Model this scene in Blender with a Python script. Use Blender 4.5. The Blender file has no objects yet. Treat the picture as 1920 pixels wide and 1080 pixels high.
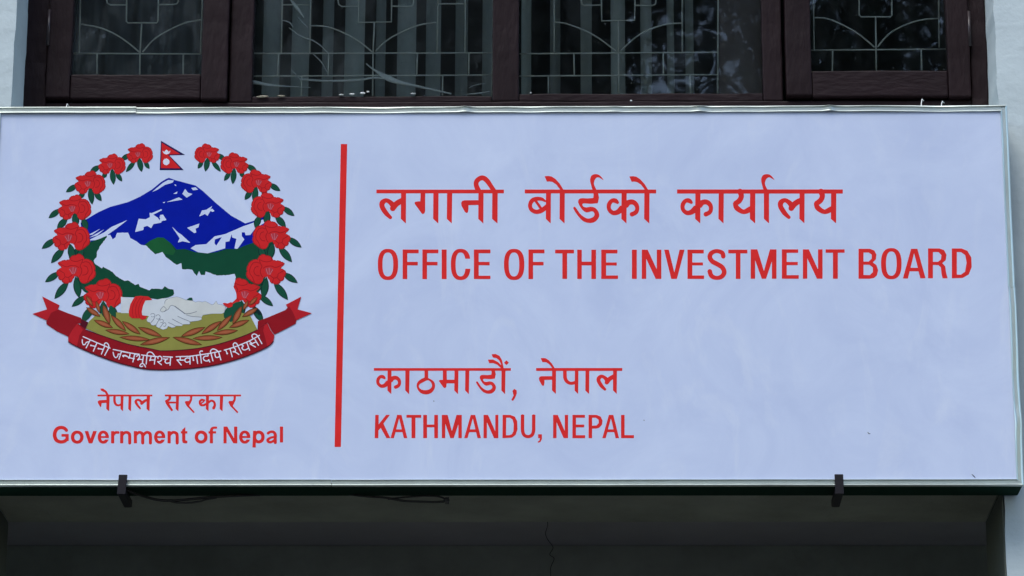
import bpy, bmesh, math, random
import numpy as np
from mathutils import Vector
from mathutils.geometry import tessellate_polygon
random.seed(7)
RNG = np.random.default_rng(7)
scene = bpy.context.scene
COL = scene.collection

# ------------------------------------------------------------------ camera
CAM = np.array([0.1957, -7.6997, 1.6])
YAW, PITCH, ROLL, FPX = -0.0214, 0.3174, 0.0049, 6336.8
_f = np.array([math.sin(YAW)*math.cos(PITCH), math.cos(YAW)*math.cos(PITCH), math.sin(PITCH)])
_r = np.cross(_f, [0, 0, 1]); _r /= np.linalg.norm(_r); _u = np.cross(_r, _f)
RIGHT = _r*math.cos(ROLL) + _u*math.sin(ROLL)
UP = _u*math.cos(ROLL) - _r*math.sin(ROLL)
FWD = _f
cd = bpy.data.cameras.new('camera'); cam = bpy.data.objects.new('camera', cd); COL.objects.link(cam)
from mathutils import Matrix
m = Matrix.Identity(4)
for i in range(3):
    m[i][0], m[i][1], m[i][2], m[i][3] = RIGHT[i], UP[i], -FWD[i], CAM[i]
cam.matrix_world = m
cd.sensor_width = 36.0; cd.lens = FPX/1920*36.0; cd.clip_start = 0.1; cd.clip_end = 2000
scene.camera = cam

# ------------------------------------------------------------------ sky, sun, exposure
SUN_EL, SUN_AZ = math.radians(58), math.radians(205)     # azimuth clockwise from +Y: high, in front of the facade
w = bpy.data.worlds.new('World'); scene.world = w; w.use_nodes = True
nt = w.node_tree; bg = nt.nodes['Background']
sky = nt.nodes.new('ShaderNodeTexSky'); sky.sky_type = 'NISHITA'; sky.sun_disc = False
sky.sun_elevation = SUN_EL; sky.sun_rotation = SUN_AZ
sky.air_density = 1.0; sky.dust_density = 1.0; sky.ozone_density = 1.4
nt.links.new(sky.outputs[0], bg.inputs[0]); bg.inputs[1].default_value = 0.10
ld = bpy.data.lights.new('sun', 'SUN'); sun = bpy.data.objects.new('sun', ld); COL.objects.link(sun)
ld.energy = 0.8; ld.angle = math.radians(30); ld.color = (1.0, 0.97, 0.93)
sd_ = Vector((math.sin(SUN_AZ)*math.cos(SUN_EL), math.cos(SUN_AZ)*math.cos(SUN_EL), math.sin(SUN_EL)))
sun.rotation_euler = sd_.to_track_quat('Z', 'Y').to_euler(); sun.location = (0, -10, 20)
scene.view_settings.view_transform = 'Standard'; scene.view_settings.look = 'None'
scene.view_settings.exposure = 1.33; scene.view_settings.gamma = 1.0

# ------------------------------------------------------------------ helpers
def at(x, y, Y):
    """point of the vertical plane at depth Y that the survey photograph shows at x, y"""
    d = FWD + RIGHT*((x-960)/FPX) - UP*((y-540)/FPX)
    return CAM + d*((Y-CAM[1])/d[1])
def atX(x, y, Y): return float(at(x, y, Y)[0])
def atZ(x, y, Y): return float(at(x, y, Y)[2])

def mesh_obj(name, verts, faces, mat, parent=None, smooth=False):
    me = bpy.data.meshes.new(name); me.from_pydata([tuple(map(float, v)) for v in verts], [], faces); me.update()
    if smooth:
        for p in me.polygons: p.use_smooth = True
    o = bpy.data.objects.new(name, me); COL.objects.link(o)
    if mat: me.materials.append(mat)
    if parent: o.parent = parent
    return o
def bm_obj(name, bm, mat, parent=None, smooth=False):
    me = bpy.data.meshes.new(name); bm.normal_update(); bm.to_mesh(me); bm.free()
    if smooth:
        for p in me.polygons: p.use_smooth = True
    o = bpy.data.objects.new(name, me); COL.objects.link(o)
    if mat: me.materials.append(mat)
    if parent: o.parent = parent
    return o
def empty(name, loc=(0, 0, 0), parent=None):
    o = bpy.data.objects.new(name, None); COL.objects.link(o); o.empty_display_size = 0.1
    if parent: o.parent = parent
    return o
def tag(o, label, cat=None, group=None, kind=None):
    if label: o['label'] = label
    if cat: o['category'] = cat
    if group: o['group'] = group
    if kind: o['kind'] = kind
    return o
def add_box(bm, x0, x1, y0, y1, z0, z1):
    vs = [bm.verts.new((x, y, z)) for x in (x0, x1) for y in (y0, y1) for z in (z0, z1)]
    for q in ((0, 1, 3, 2), (4, 6, 7, 5), (0, 4, 5, 1), (2, 3, 7, 6), (0, 2, 6, 4), (1, 5, 7, 3)):
        bm.faces.new([vs[i] for i in q])
def box(name, x0, x1, y0, y1, z0, z1, mat, parent=None, bev=0.0, seg=2):
    bm = bmesh.new(); add_box(bm, x0, x1, y0, y1, z0, z1)
    bmesh.ops.recalc_face_normals(bm, faces=bm.faces)
    if bev: bmesh.ops.bevel(bm, geom=bm.edges[:], offset=bev, segments=seg, profile=0.6, affect='EDGES')
    return bm_obj(name, bm, mat, parent)
def timber(name, x0, x1, y0, y1, z0, z1, mat, parent, bev=0.004, wob=0.0005):
    """a painted timber: bevelled, cut along its length and slightly uneven"""
    bm = bmesh.new(); add_box(bm, x0, x1, y0, y1, z0, z1)
    bmesh.ops.recalc_face_normals(bm, faces=bm.faces)
    ax = 0 if (x1-x0) > (z1-z0) else 2
    L = (x1-x0) if ax == 0 else (z1-z0)
    es = [e for e in bm.edges if abs(e.verts[0].co[ax]-e.verts[1].co[ax]) > L*0.9]
    bmesh.ops.subdivide_edges(bm, edges=es, cuts=max(3, int(L/0.035)), use_grid_fill=True)
    le = [e for e in bm.edges if e.is_manifold and e.calc_face_angle(0) > 1.0]
    bmesh.ops.bevel(bm, geom=le, offset=bev, segments=2, profile=0.6, affect='EDGES')
    for v in bm.verts:
        t = v.co[ax]
        for a in range(3):
            if a != ax: v.co[a] += wob*(math.sin(t*23+a*2+x0*9)+0.6*math.sin(t*61+a+z0*5)+random.uniform(-.5, .5))
    return bm_obj(name, bm, mat, parent)
def tube(name, pts, r, mat, parent=None, sides=6):
    bm = bmesh.new(); tube_bm(bm, pts, r, sides); return bm_obj(name, bm, mat, parent, True)
def tube_bm(bm, pts, r, sides=6):
    pts = [Vector([float(c) for c in p]) for p in pts]
    rings = []
    for i, p in enumerate(pts):
        a = pts[max(i-1, 0)]; b = pts[min(i+1, len(pts)-1)]
        t = (b-a).normalized()
        n = t.cross(Vector((0, 1, 0)))
        if n.length < 0.05: n = t.cross(Vector((1, 0, 0)))
        n.normalize(); bb = t.cross(n)
        rr = r[i] if isinstance(r, (list, tuple)) else r
        rings.append([bm.verts.new(p + n*rr*math.cos(k*2*math.pi/sides) + bb*rr*math.sin(k*2*math.pi/sides)) for k in range(sides)])
    for A, B in zip(rings, rings[1:]):
        for k in range(sides): bm.faces.new((A[k], A[(k+1) % sides], B[(k+1) % sides], B[k]))
    bm.faces.new(rings[0][::-1]); bm.faces.new(rings[-1])
def catmull(pts, n=6, closed=False):
    P = [np.array(p, float) for p in pts]; out = []
    N = len(P)
    if N < 3 and not closed: return P
    rng = range(N) if closed else range(N-1)
    for i in rng:
        if closed: a, b, c, d = P[(i-1) % N], P[i], P[(i+1) % N], P[(i+2) % N]
        else: a, b, c, d = P[max(i-1, 0)], P[i], P[i+1], P[min(i+2, N-1)]
        for k in range(n):
            t = k/n
            out.append(0.5*((2*b)+(c-a)*t+(2*a-5*b+4*c-d)*t*t+(3*b-a-3*c+d)*t**3))
    if not closed: out.append(P[-1])
    return out

# ------------------------------------------------------------------ materials
def lin(r, g, b):
    f = lambda c: (c/255/12.92) if c/255 <= 0.04045 else ((c/255+0.055)/1.055)**2.4
    return (f(r), f(g), f(b))
def mat(name, col, rough=0.5, metal=0.0, spec=0.5, var=0.0, vscale=8.0, bump=0.0, bscale=60.0, bdist=0.002, stretch=(1, 1, 1), dark=None, transl=0.0):
    M = bpy.data.materials.new(name); M.use_nodes = True; n = M.node_tree; b = n.nodes['Principled BSDF']
    b.inputs['Base Color'].default_value = (*col, 1); b.inputs['Roughness'].default_value = rough
    b.inputs['Metallic'].default_value = metal; b.inputs['Specular IOR Level'].default_value = spec
    tc = n.nodes.new('ShaderNodeTexCoord'); mp = n.nodes.new('ShaderNodeMapping'); mp.inputs['Scale'].default_value = stretch
    n.links.new(tc.outputs['Object'], mp.inputs[0])
    if var:
        no = n.nodes.new('ShaderNodeTexNoise'); no.inputs['Scale'].default_value = vscale; no.inputs['Detail'].default_value = 6; no.inputs['Roughness'].default_value = .6
        n.links.new(mp.outputs[0], no.inputs['Vector'])
        rp = n.nodes.new('ShaderNodeValToRGB'); rp.color_ramp.elements[0].position = .3; rp.color_ramp.elements[1].position = .7
        d = dark or tuple(c*(1-var) for c in col)
        rp.color_ramp.elements[0].color = (*d, 1); rp.color_ramp.elements[1].color = (*[min(1, c*(1+var*.5)) for c in col], 1)
        n.links.new(no.outputs['Fac'], rp.inputs[0]); n.links.new(rp.outputs[0], b.inputs['Base Color'])
    if bump:
        n2 = n.nodes.new('ShaderNodeTexNoise'); n2.inputs['Scale'].default_value = bscale; n2.inputs['Detail'].default_value = 5
        n.links.new(mp.outputs[0], n2.inputs['Vector'])
        bp = n.nodes.new('ShaderNodeBump'); bp.inputs['Strength'].default_value = bump; bp.inputs['Distance'].default_value = bdist
        n.links.new(n2.outputs['Fac'], bp.inputs['Height']); n.links.new(bp.outputs[0], b.inputs['Normal'])
    return M

def flex_material(name, col):
    """printed vinyl: pale reflections painted into the colour, faint wipe marks in the gloss"""
    M = mat(name, col, rough=.42, spec=.22, bump=.25, bscale=5, bdist=.004)
    n = M.node_tree; b = n.nodes['Principled BSDF']
    tc = n.nodes.new('ShaderNodeTexCoord')
    no = n.nodes.new('ShaderNodeTexNoise'); no.inputs['Scale'].default_value = 2.2; no.inputs['Detail'].default_value = 8; no.inputs['Distortion'].default_value = 2.5
    n.links.new(tc.outputs['Object'], no.inputs['Vector'])
    mr = n.nodes.new('ShaderNodeMapRange'); mr.inputs[1].default_value = .3; mr.inputs[2].default_value = .72
    mr.inputs[3].default_value = .30; mr.inputs[4].default_value = .60
    n.links.new(no.outputs['Fac'], mr.inputs[0]); n.links.new(mr.outputs[0], b.inputs['Roughness'])
    # soft smears of reflected light, painted as mottling of the base colour
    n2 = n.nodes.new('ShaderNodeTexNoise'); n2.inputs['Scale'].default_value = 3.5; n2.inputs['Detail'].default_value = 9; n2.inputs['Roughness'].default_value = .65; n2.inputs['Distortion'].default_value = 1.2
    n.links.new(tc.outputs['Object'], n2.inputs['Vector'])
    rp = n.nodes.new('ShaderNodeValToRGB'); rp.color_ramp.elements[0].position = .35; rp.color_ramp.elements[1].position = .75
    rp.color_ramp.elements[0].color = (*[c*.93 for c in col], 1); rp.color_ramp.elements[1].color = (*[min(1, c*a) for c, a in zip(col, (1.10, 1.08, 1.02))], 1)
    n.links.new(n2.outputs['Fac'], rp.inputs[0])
    mpw = n.nodes.new('ShaderNodeMapping'); mpw.inputs['Rotation'].default_value = (0, .7, 0); mpw.inputs['Scale'].default_value = (3.4, 1, 1.3); n.links.new(tc.outputs['Object'], mpw.inputs[0])  # diagonal glossy wisps: reflections mixed into the colour as a paler tone
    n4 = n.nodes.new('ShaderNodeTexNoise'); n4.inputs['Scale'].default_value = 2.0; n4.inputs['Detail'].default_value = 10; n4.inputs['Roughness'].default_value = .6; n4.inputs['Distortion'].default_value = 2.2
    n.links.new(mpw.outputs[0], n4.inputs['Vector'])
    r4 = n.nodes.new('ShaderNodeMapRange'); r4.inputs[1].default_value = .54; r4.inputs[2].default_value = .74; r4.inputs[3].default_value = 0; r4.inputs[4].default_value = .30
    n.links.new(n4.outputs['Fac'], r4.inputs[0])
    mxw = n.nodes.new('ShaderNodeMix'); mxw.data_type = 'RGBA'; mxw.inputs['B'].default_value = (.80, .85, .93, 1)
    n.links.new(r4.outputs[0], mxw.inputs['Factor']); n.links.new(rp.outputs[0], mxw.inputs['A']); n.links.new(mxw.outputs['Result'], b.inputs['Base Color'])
    return M
def scuffed(M, col, scale, lo, hi):
    """pale chips and scuffs over a painted surface"""
    n = M.node_tree; b = n.nodes['Principled BSDF']; src = b.inputs['Base Color'].links[0].from_socket
    tc = n.nodes.new('ShaderNodeTexCoord'); no = n.nodes.new('ShaderNodeTexNoise'); no.inputs['Scale'].default_value = scale; no.inputs['Detail'].default_value = 8; no.inputs['Roughness'].default_value = .75
    n.links.new(tc.outputs['Object'], no.inputs['Vector'])
    mr = n.nodes.new('ShaderNodeMapRange'); mr.inputs[1].default_value = lo; mr.inputs[2].default_value = hi; n.links.new(no.outputs['Fac'], mr.inputs[0])
    mx = n.nodes.new('ShaderNodeMix'); mx.data_type = 'RGBA'; mx.inputs['B'].default_value = (*col, 1)
    n.links.new(mr.outputs[0], mx.inputs['Factor']); n.links.new(src, mx.inputs['A']); n.links.new(mx.outputs['Result'], b.inputs['Base Color'])
def glass_material(name, dust=0.05, dscale=9.0, seed=0.0):
    M = bpy.data.materials.new(name); M.use_nodes = True; n = M.node_tree; n.nodes.clear()
    out = n.nodes.new('ShaderNodeOutputMaterial'); tr = n.nodes.new('ShaderNodeBsdfTransparent'); tr.inputs[0].default_value = (.94, .98, .97, 1)
    gl = n.nodes.new('ShaderNodeBsdfGlossy'); gl.inputs['Roughness'].default_value = .015
    fr = n.nodes.new('ShaderNodeFresnel'); fr.inputs[0].default_value = 1.52
    mx = n.nodes.new('ShaderNodeMixShader'); n.links.new(fr.outputs[0], mx.inputs[0]); n.links.new(tr.outputs[0], mx.inputs[1]); n.links.new(gl.outputs[0], mx.inputs[2])
    df = n.nodes.new('ShaderNodeBsdfDiffuse'); df.inputs[0].default_value = (.42, .48, .50, 1)
    tc = n.nodes.new('ShaderNodeTexCoord'); mp = n.nodes.new('ShaderNodeMapping'); mp.inputs['Location'].default_value = (seed, seed*.7, seed*.3); mp.inputs['Rotation'].default_value = (0, .5, 0); mp.inputs['Scale'].default_value = (1.6, 1, .8)
    n.links.new(tc.outputs['Object'], mp.inputs[0])
    no = n.nodes.new('ShaderNodeTexNoise'); no.inputs['Scale'].default_value = dscale; no.inputs['Detail'].default_value = 10; no.inputs['Roughness'].default_value = .72; no.inputs['Distortion'].default_value = .7
    n.links.new(mp.outputs[0], no.inputs['Vector'])
    rp = n.nodes.new('ShaderNodeValToRGB'); rp.color_ramp.elements[0].position = .48; rp.color_ramp.elements[0].color = (dust*.35,)*3+(1,); rp.color_ramp.elements[1].position = .80; rp.color_ramp.elements[1].color = (dust*3.2,)*3+(1,)
    n.links.new(no.outputs['Fac'], rp.inputs[0])
    # dried drops and specks
    vo = n.nodes.new('ShaderNodeTexVoronoi'); vo.inputs['Scale'].default_value = 60; n.links.new(mp.outputs[0], vo.inputs['Vector'])
    lt = n.nodes.new('ShaderNodeMath'); lt.operation = 'LESS_THAN'; lt.inputs[1].default_value = .055; n.links.new(vo.outputs['Distance'], lt.inputs[0])
    mu = n.nodes.new('ShaderNodeMath'); mu.operation = 'MULTIPLY'; mu.inputs[1].default_value = .55; n.links.new(lt.outputs[0], mu.inputs[0])
    ad = n.nodes.new('ShaderNodeMath'); ad.operation = 'ADD'; ad.use_clamp = True; n.links.new(rp.outputs[0], ad.inputs[0]); n.links.new(mu.outputs[0], ad.inputs[1])
    m2 = n.nodes.new('ShaderNodeMixShader'); n.links.new(ad.outputs[0], m2.inputs[0]); n.links.new(mx.outputs[0], m2.inputs[1]); n.links.new(df.outputs[0], m2.inputs[2])
    # old drawn glass is a little wavy
    n3 = n.nodes.new('ShaderNodeTexNoise'); n3.inputs['Scale'].default_value = 5; n.links.new(tc.outputs['Object'], n3.inputs['Vector'])
    bp = n.nodes.new('ShaderNodeBump'); bp.inputs['Strength'].default_value = .12; bp.inputs['Distance'].default_value = .004; n.links.new(n3.outputs['Fac'], bp.inputs['Height']); n.links.new(bp.outputs[0], gl.inputs['Normal'])
    n.links.new(m2.outputs[0], out.inputs[0])
    return M

M_WALL = mat('pale_blue_plaster', (.585, .67, .675), rough=.85, spec=.2, var=.10, vscale=6, bump=.32, bscale=45, bdist=.006)
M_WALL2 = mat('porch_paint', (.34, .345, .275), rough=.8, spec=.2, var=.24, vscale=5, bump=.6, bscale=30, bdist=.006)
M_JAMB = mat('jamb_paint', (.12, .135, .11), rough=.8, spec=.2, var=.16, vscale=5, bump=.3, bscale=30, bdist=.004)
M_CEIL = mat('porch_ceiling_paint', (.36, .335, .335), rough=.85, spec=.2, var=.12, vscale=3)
M_ROOM = mat('room_paint', (.20, .22, .22), rough=.9, spec=.2)
M_WOOD = mat('brown_gloss_paint', (.0185, .0102, .0118), rough=.5, spec=.12, var=.28, vscale=16, bump=.5, bscale=75, bdist=.005, stretch=(1, 1, .35))
M_WOODH = mat('brown_gloss_paint_rail', (.0185, .0102, .0118), rough=.5, spec=.12, var=.28, vscale=16, bump=.5, bscale=75, bdist=.005, stretch=(.35, 1, 1))
for M_ in (M_WOOD, M_WOODH): scuffed(M_, (.11, .09, .09), 38, .70, .84)
M_BOARD = mat('brown_board_paint', (.15, .112, .115), rough=.6, var=.2, vscale=5)
M_ROD = mat('grey_rod_paint', (.94, .95, .90), rough=.5, var=.12, vscale=20)
M_PUTTY = mat('old_putty', (.42, .37, .27), rough=.9, var=.3, vscale=80)
M_HINGE = mat('hinge_paint', (.03, .02, .022), rough=.35)
M_ALU = mat('aluminium', (.64, .71, .66), rough=.38, metal=1.0, var=.12, vscale=5, bump=.35, bscale=6, bdist=.006)
M_CAB = mat('green_sheet_metal', (.009, .036, .022), rough=.8, spec=.05, var=.15, vscale=6)
M_STEEL = mat('dark_steel', (.013, .011, .015), rough=.55, spec=.25, var=.2, vscale=30, bump=.3, bscale=80)
M_CABLE = mat('black_cable', (.012, .012, .012), rough=.5)
M_SLAT = mat('blind_fabric', (.72, .77, .77), rough=.85, spec=.2, var=.06, vscale=30)
M_CURT = mat('curtain_fabric', (.10, .115, .135), rough=.95, spec=.1, var=.3, vscale=3)
M_STREAK = mat('painted_reflection', (.95, .97, 1.0), rough=.25, spec=.6)  # plain white, stands for streaks reflected at the pane
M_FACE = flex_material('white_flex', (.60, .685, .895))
PR = dict(rough=.5, spec=.04, var=.10, vscale=22)
M_RED = mat('print_red', (.80, .032, .030), **PR)
M_BLUE = mat('print_blue', (.001, .012, .34), **PR)
M_GREEN = mat('print_green', (.006, .072, .036), **PR)
M_HILL = mat('print_hill_green', (.012, .11, .035), **PR)
M_LEAF = mat('print_leaf_green', (.010, .085, .046), **PR)
M_LEAFD = mat('print_leaf_dark', (.006, .026, .028), **PR)
M_FLOW = mat('print_flower_red', (.68, .022, .024), **PR)
M_FLOWD = mat('print_flower_dark', (.40, .012, .018), **PR)
M_FLOWP = mat('print_flower_pink', (.50, .045, .060), **PR)
M_STAM = mat('print_stamen_pink', (.62, .16, .20), **PR)
M_RIB = mat('print_ribbon', (.31, .010, .017), **PR)
M_RIBB = mat('print_ribbon_bright', (.52, .018, .026), **PR)
M_RIBD = mat('print_ribbon_dark', (.10, .008, .020), **PR)
M_OLIVE = mat('print_olive', (.30, .29, .066), **PR)
M_WHEAT = mat('print_wheat', (.33, .085, .035), **PR)
M_WHEATL = mat('print_wheat_light', (.43, .125, .055), **PR)
M_WHEATD = mat('print_wheat_dark', (.10, .038, .010), **PR)
M_HAND = mat('print_hand', (.66, .70, .72), **PR)
M_HANDW = mat('print_hand_warm', (.66, .68, .64), **PR)
M_LINE = mat('print_line_grey', (.16, .18, .22), **PR)
M_WHITE = mat('print_white', (.80, .80, .90), **PR)
M_NAVY = mat('print_navy', (.012, .010, .075), **PR)
M_ASPH = mat('asphalt', (.05, .05, .052), rough=.9, var=.2, vscale=3, bump=.4, bscale=80)
M_BARK = mat('bark', (.07, .05, .035), rough=.9, bump=.6, bscale=20, bdist=.02)
M_TREE = mat('tree_leaf', (.030, .052, .020), rough=.6, var=.4, vscale=2)

# ------------------------------------------------------------------ flat print: union of strokes and areas, traced to clean outlines
STEP = 0.5
class Sheet:
    def __init__(s): s.ops = []
    def poly(s, pts, T=None, smooth=0, cut=False):
        if T: pts = [T(*p) for p in pts]
        if smooth: pts = catmull(pts, smooth, True)
        s.ops.append((np.array([p[:2] for p in pts], float), cut)); return s
    def hole(s, pts, T=None, smooth=0): return s.poly(pts, T, smooth, True)
    def rect(s, x0, x1, y0, y1, T=None): return s.poly([(x0, y0), (x1, y0), (x1, y1), (x0, y1)], T)
    def ell(s, x0, x1, y0, y1, T=None, n=2.0, cut=False):
        cx, cy, a, b = (x0+x1)/2, (y0+y1)/2, (x1-x0)/2, (y1-y0)/2; pts = []
        for k in range(48):
            t = 2*math.pi*k/48; c, q = math.cos(t), math.sin(t)
            pts.append((cx+a*math.copysign(abs(c)**(2/n), c), cy+b*math.copysign(abs(q)**(2/n), q)))
        return s.poly(pts, T, 0, cut)
    def ring(s, o, i, T=None, n=2.5): s.ell(*o, T=T, n=n); return s.ell(*i, T=T, n=n, cut=True)
    def stroke(s, pts, T=None, w=None, n=5, k=1.0, round_end=False):
        """pts: (x, y[, width]); k turns zoomed widths into sheet widths"""
        P = [(p[0], p[1], (p[2] if len(p) > 2 else w)) for p in pts]
        if len(P) > 2: P = catmull(P, n)
        Q = []
        for x, y, ww in P:
            if T: x, y = T(x, y)
            Q.append((x, y, ww*k/2))
        for i, (a, b) in enumerate(zip(Q, Q[1:])):
            d = np.array([b[0]-a[0], b[1]-a[1]]); L = np.hypot(*d)
            if L < 1e-6: continue
            nx, ny = -d[1]/L, d[0]/L
            s.ops.append((np.array([(a[0]+nx*a[2], a[1]+ny*a[2]), (b[0]+nx*b[2], b[1]+ny*b[2]), (b[0]-nx*b[2], b[1]-ny*b[2]), (a[0]-nx*a[2], a[1]-ny*a[2])]), False))
        ends = Q if round_end else Q[1:-1]
        for x, y, r in ends:
            s.ops.append((np.array([(x+r*math.cos(t*math.pi/8), y+r*math.sin(t*math.pi/8)) for t in range(16)]), False))
        return s
    def outlines(s):
        allp = np.concatenate([o[0] for o in s.ops]); h = STEP
        x0, y0 = allp.min(0)-2; x1, y1 = allp.max(0)+2
        nx, ny = int((x1-x0)/h)+2, int((y1-y0)/h)+2
        F = np.full((ny, nx), 5.0)
        for P, cut in s.ops:
            a = np.maximum(((P.min(0)-(x0, y0))/h-3).astype(int), 0); b = ((P.max(0)-(x0, y0))/h+4).astype(int)
            gx = x0+h*np.arange(a[0], min(b[0], nx)); gy = y0+h*np.arange(a[1], min(b[1], ny))
            X, Y = np.meshgrid(gx, gy); D = np.full(X.shape, 1e9); ins = np.zeros(X.shape, bool)
            for p, q in zip(P, np.roll(P, -1, 0)):
                e = q-p; L2 = e@e
                if L2 < 1e-12: continue
                t = np.clip(((X-p[0])*e[0]+(Y-p[1])*e[1])/L2, 0, 1)
                D = np.minimum(D, (X-p[0]-t*e[0])**2+(Y-p[1]-t*e[1])**2)
                c = (p[1] > Y) != (q[1] > Y)
                if abs(e[1]) > 1e-12: ins ^= c & (X < p[0]+(Y-p[1])*e[0]/e[1])
            D = np.sqrt(D); D[ins] *= -1
            V = F[a[1]:a[1]+len(gy), a[0]:a[0]+len(gx)]
            V[:] = np.maximum(V, -D) if cut else np.minimum(V, D)
        F += 1e-7
        F[0, :] = F[-1, :] = 5; F[:, 0] = F[:, -1] = 5
        ins = F < 0
        code = ins[:-1, :-1]*1 + ins[:-1, 1:]*2 + ins[1:, 1:]*4 + ins[1:, :-1]*8
        TAB = {1: [(3, 0)], 2: [(0, 1)], 3: [(3, 1)], 4: [(1, 2)], 5: [(3, 0), (1, 2)], 6: [(0, 2)], 7: [(3, 2)], 8: [(2, 3)], 9: [(2, 0)], 10: [(0, 1), (2, 3)], 11: [(2, 1)], 12: [(1, 3)], 13: [(1, 0)], 14: [(0, 3)]}
        nxt = {}
        jj, ii = np.nonzero((code > 0) & (code < 15))
        def key(j, i, e): return (j, i, 0) if e == 0 else (j, i+1, 1) if e == 1 else (j+1, i, 0) if e == 2 else (j, i, 1)
        for j, i in zip(jj.tolist(), ii.tolist()):
            for a, b in TAB[int(code[j, i])]: nxt[key(j, i, a)] = key(j, i, b)
        def pos(k):
            j, i, v = k; A = F[j, i]; B = F[j+1, i] if v else F[j, i+1]; t = A/(A-B)
            return (x0+h*(i+(0 if v else t)), y0+h*(j+(t if v else 0)))
        loops = []
        while nxt:
            st = next(iter(nxt)); k = st; lp = []
            while k in nxt: lp.append(pos(k)); k = nxt.pop(k)
            if len(lp) > 5: loops.append(rdp_closed(np.array(lp), .06))
        return [l for l in loops if len(l) >= 3]
    def build(s, name, material, parent, lift, Y0=None):
        L = s.outlines(); ar = [abs(area(l)) for l in L]
        order = sorted(range(len(L)), key=lambda i: -ar[i]); depth = {}; groups = {}
        for n_, i in enumerate(order):
            cont = [j for j in order[:n_] if inside(L[i][0], L[j])]
            depth[i] = len(cont)
            if len(cont) % 2 == 0: groups[i] = [i]
            else: groups[[j for j in cont if depth[j] == len(cont)-1][-1]].append(i)
        verts, faces = [], []; Y = (FACE_Y if Y0 is None else Y0)-lift*.18
        for g in groups.values():
            base = len(verts); flat = [p for i in g for p in L[i]]
            verts += [at(p[0], p[1], Y) for p in flat]
            for t in tessellate_polygon([[Vector((p[0], p[1], 0)) for p in L[i]] for i in g]):
                a, b, c = (flat[k] for k in t)
                cr = (b[0]-a[0])*(c[1]-a[1])-(b[1]-a[1])*(c[0]-a[0])
                if abs(cr) < 1e-9: continue
                faces.append(tuple(base+k for k in (t if cr < 0 else t[::-1])))
        return mesh_obj(name, verts, faces, material, parent)
def area(l): x, y = l[:, 0], l[:, 1]; return .5*np.sum(x*np.roll(y, -1)-y*np.roll(x, -1))
def inside(p, l):
    q = np.roll(l, -1, 0); c = (l[:, 1] > p[1]) != (q[:, 1] > p[1])
    with np.errstate(divide='ignore', invalid='ignore'): xs = l[:, 0]+(p[1]-l[:, 1])*(q[:, 0]-l[:, 0])/(q[:, 1]-l[:, 1])
    return bool(np.sum(c & (p[0] < xs)) % 2)
def rdp(P, tol):
    keep = np.zeros(len(P), bool); keep[0] = keep[-1] = True; st = [(0, len(P)-1)]
    while st:
        a, b = st.pop()
        if b-a < 2: continue
        e = P[b]-P[a]; L = np.hypot(*e); q = P[a+1:b]-P[a]
        d = np.abs(q[:, 0]*e[1]-q[:, 1]*e[0])/L if L > 1e-9 else np.hypot(q[:, 0], q[:, 1])
        k = int(d.argmax())
        if d[k] > tol: keep[a+1+k] = True; st += [(a, a+1+k), (a+1+k, b)]
    return P[keep]
def rdp_closed(P, tol):
    k = int(np.hypot(*(P-P[0]).T).argmax())
    return np.concatenate([rdp(P[:k+1], tol)[:-1], rdp(np.concatenate([P[k:], P[:1]]), tol)[:-1]])
def Z(ox, oy, s): return lambda x, y: (ox+x/s, oy+y/s)
def lens(p, q, w, n=8):
    p, q = np.array(p, float), np.array(q, float); e = q-p; L = np.hypot(*e); nn = np.array([-e[1], e[0]])/L
    a = [p+e*t+nn*(w/2)*math.sin(math.pi*t)**.85 for t in np.linspace(0, 1, n+1)]
    b = [p+e*t-nn*(w/2)*math.sin(math.pi*t)**.85 for t in np.linspace(1, 0, n+1)][1:-1]
    return [tuple(v) for v in a+b]

# ================================================================== GROUND
g = mesh_obj('ground', [(-300, -300, 0), (300, -300, 0), (300, 300, 0), (-300, 300, 0)], [(0, 1, 2, 3)], M_ASPH)
tag(g, 'grey asphalt yard in front of the building', kind='structure')

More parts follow.
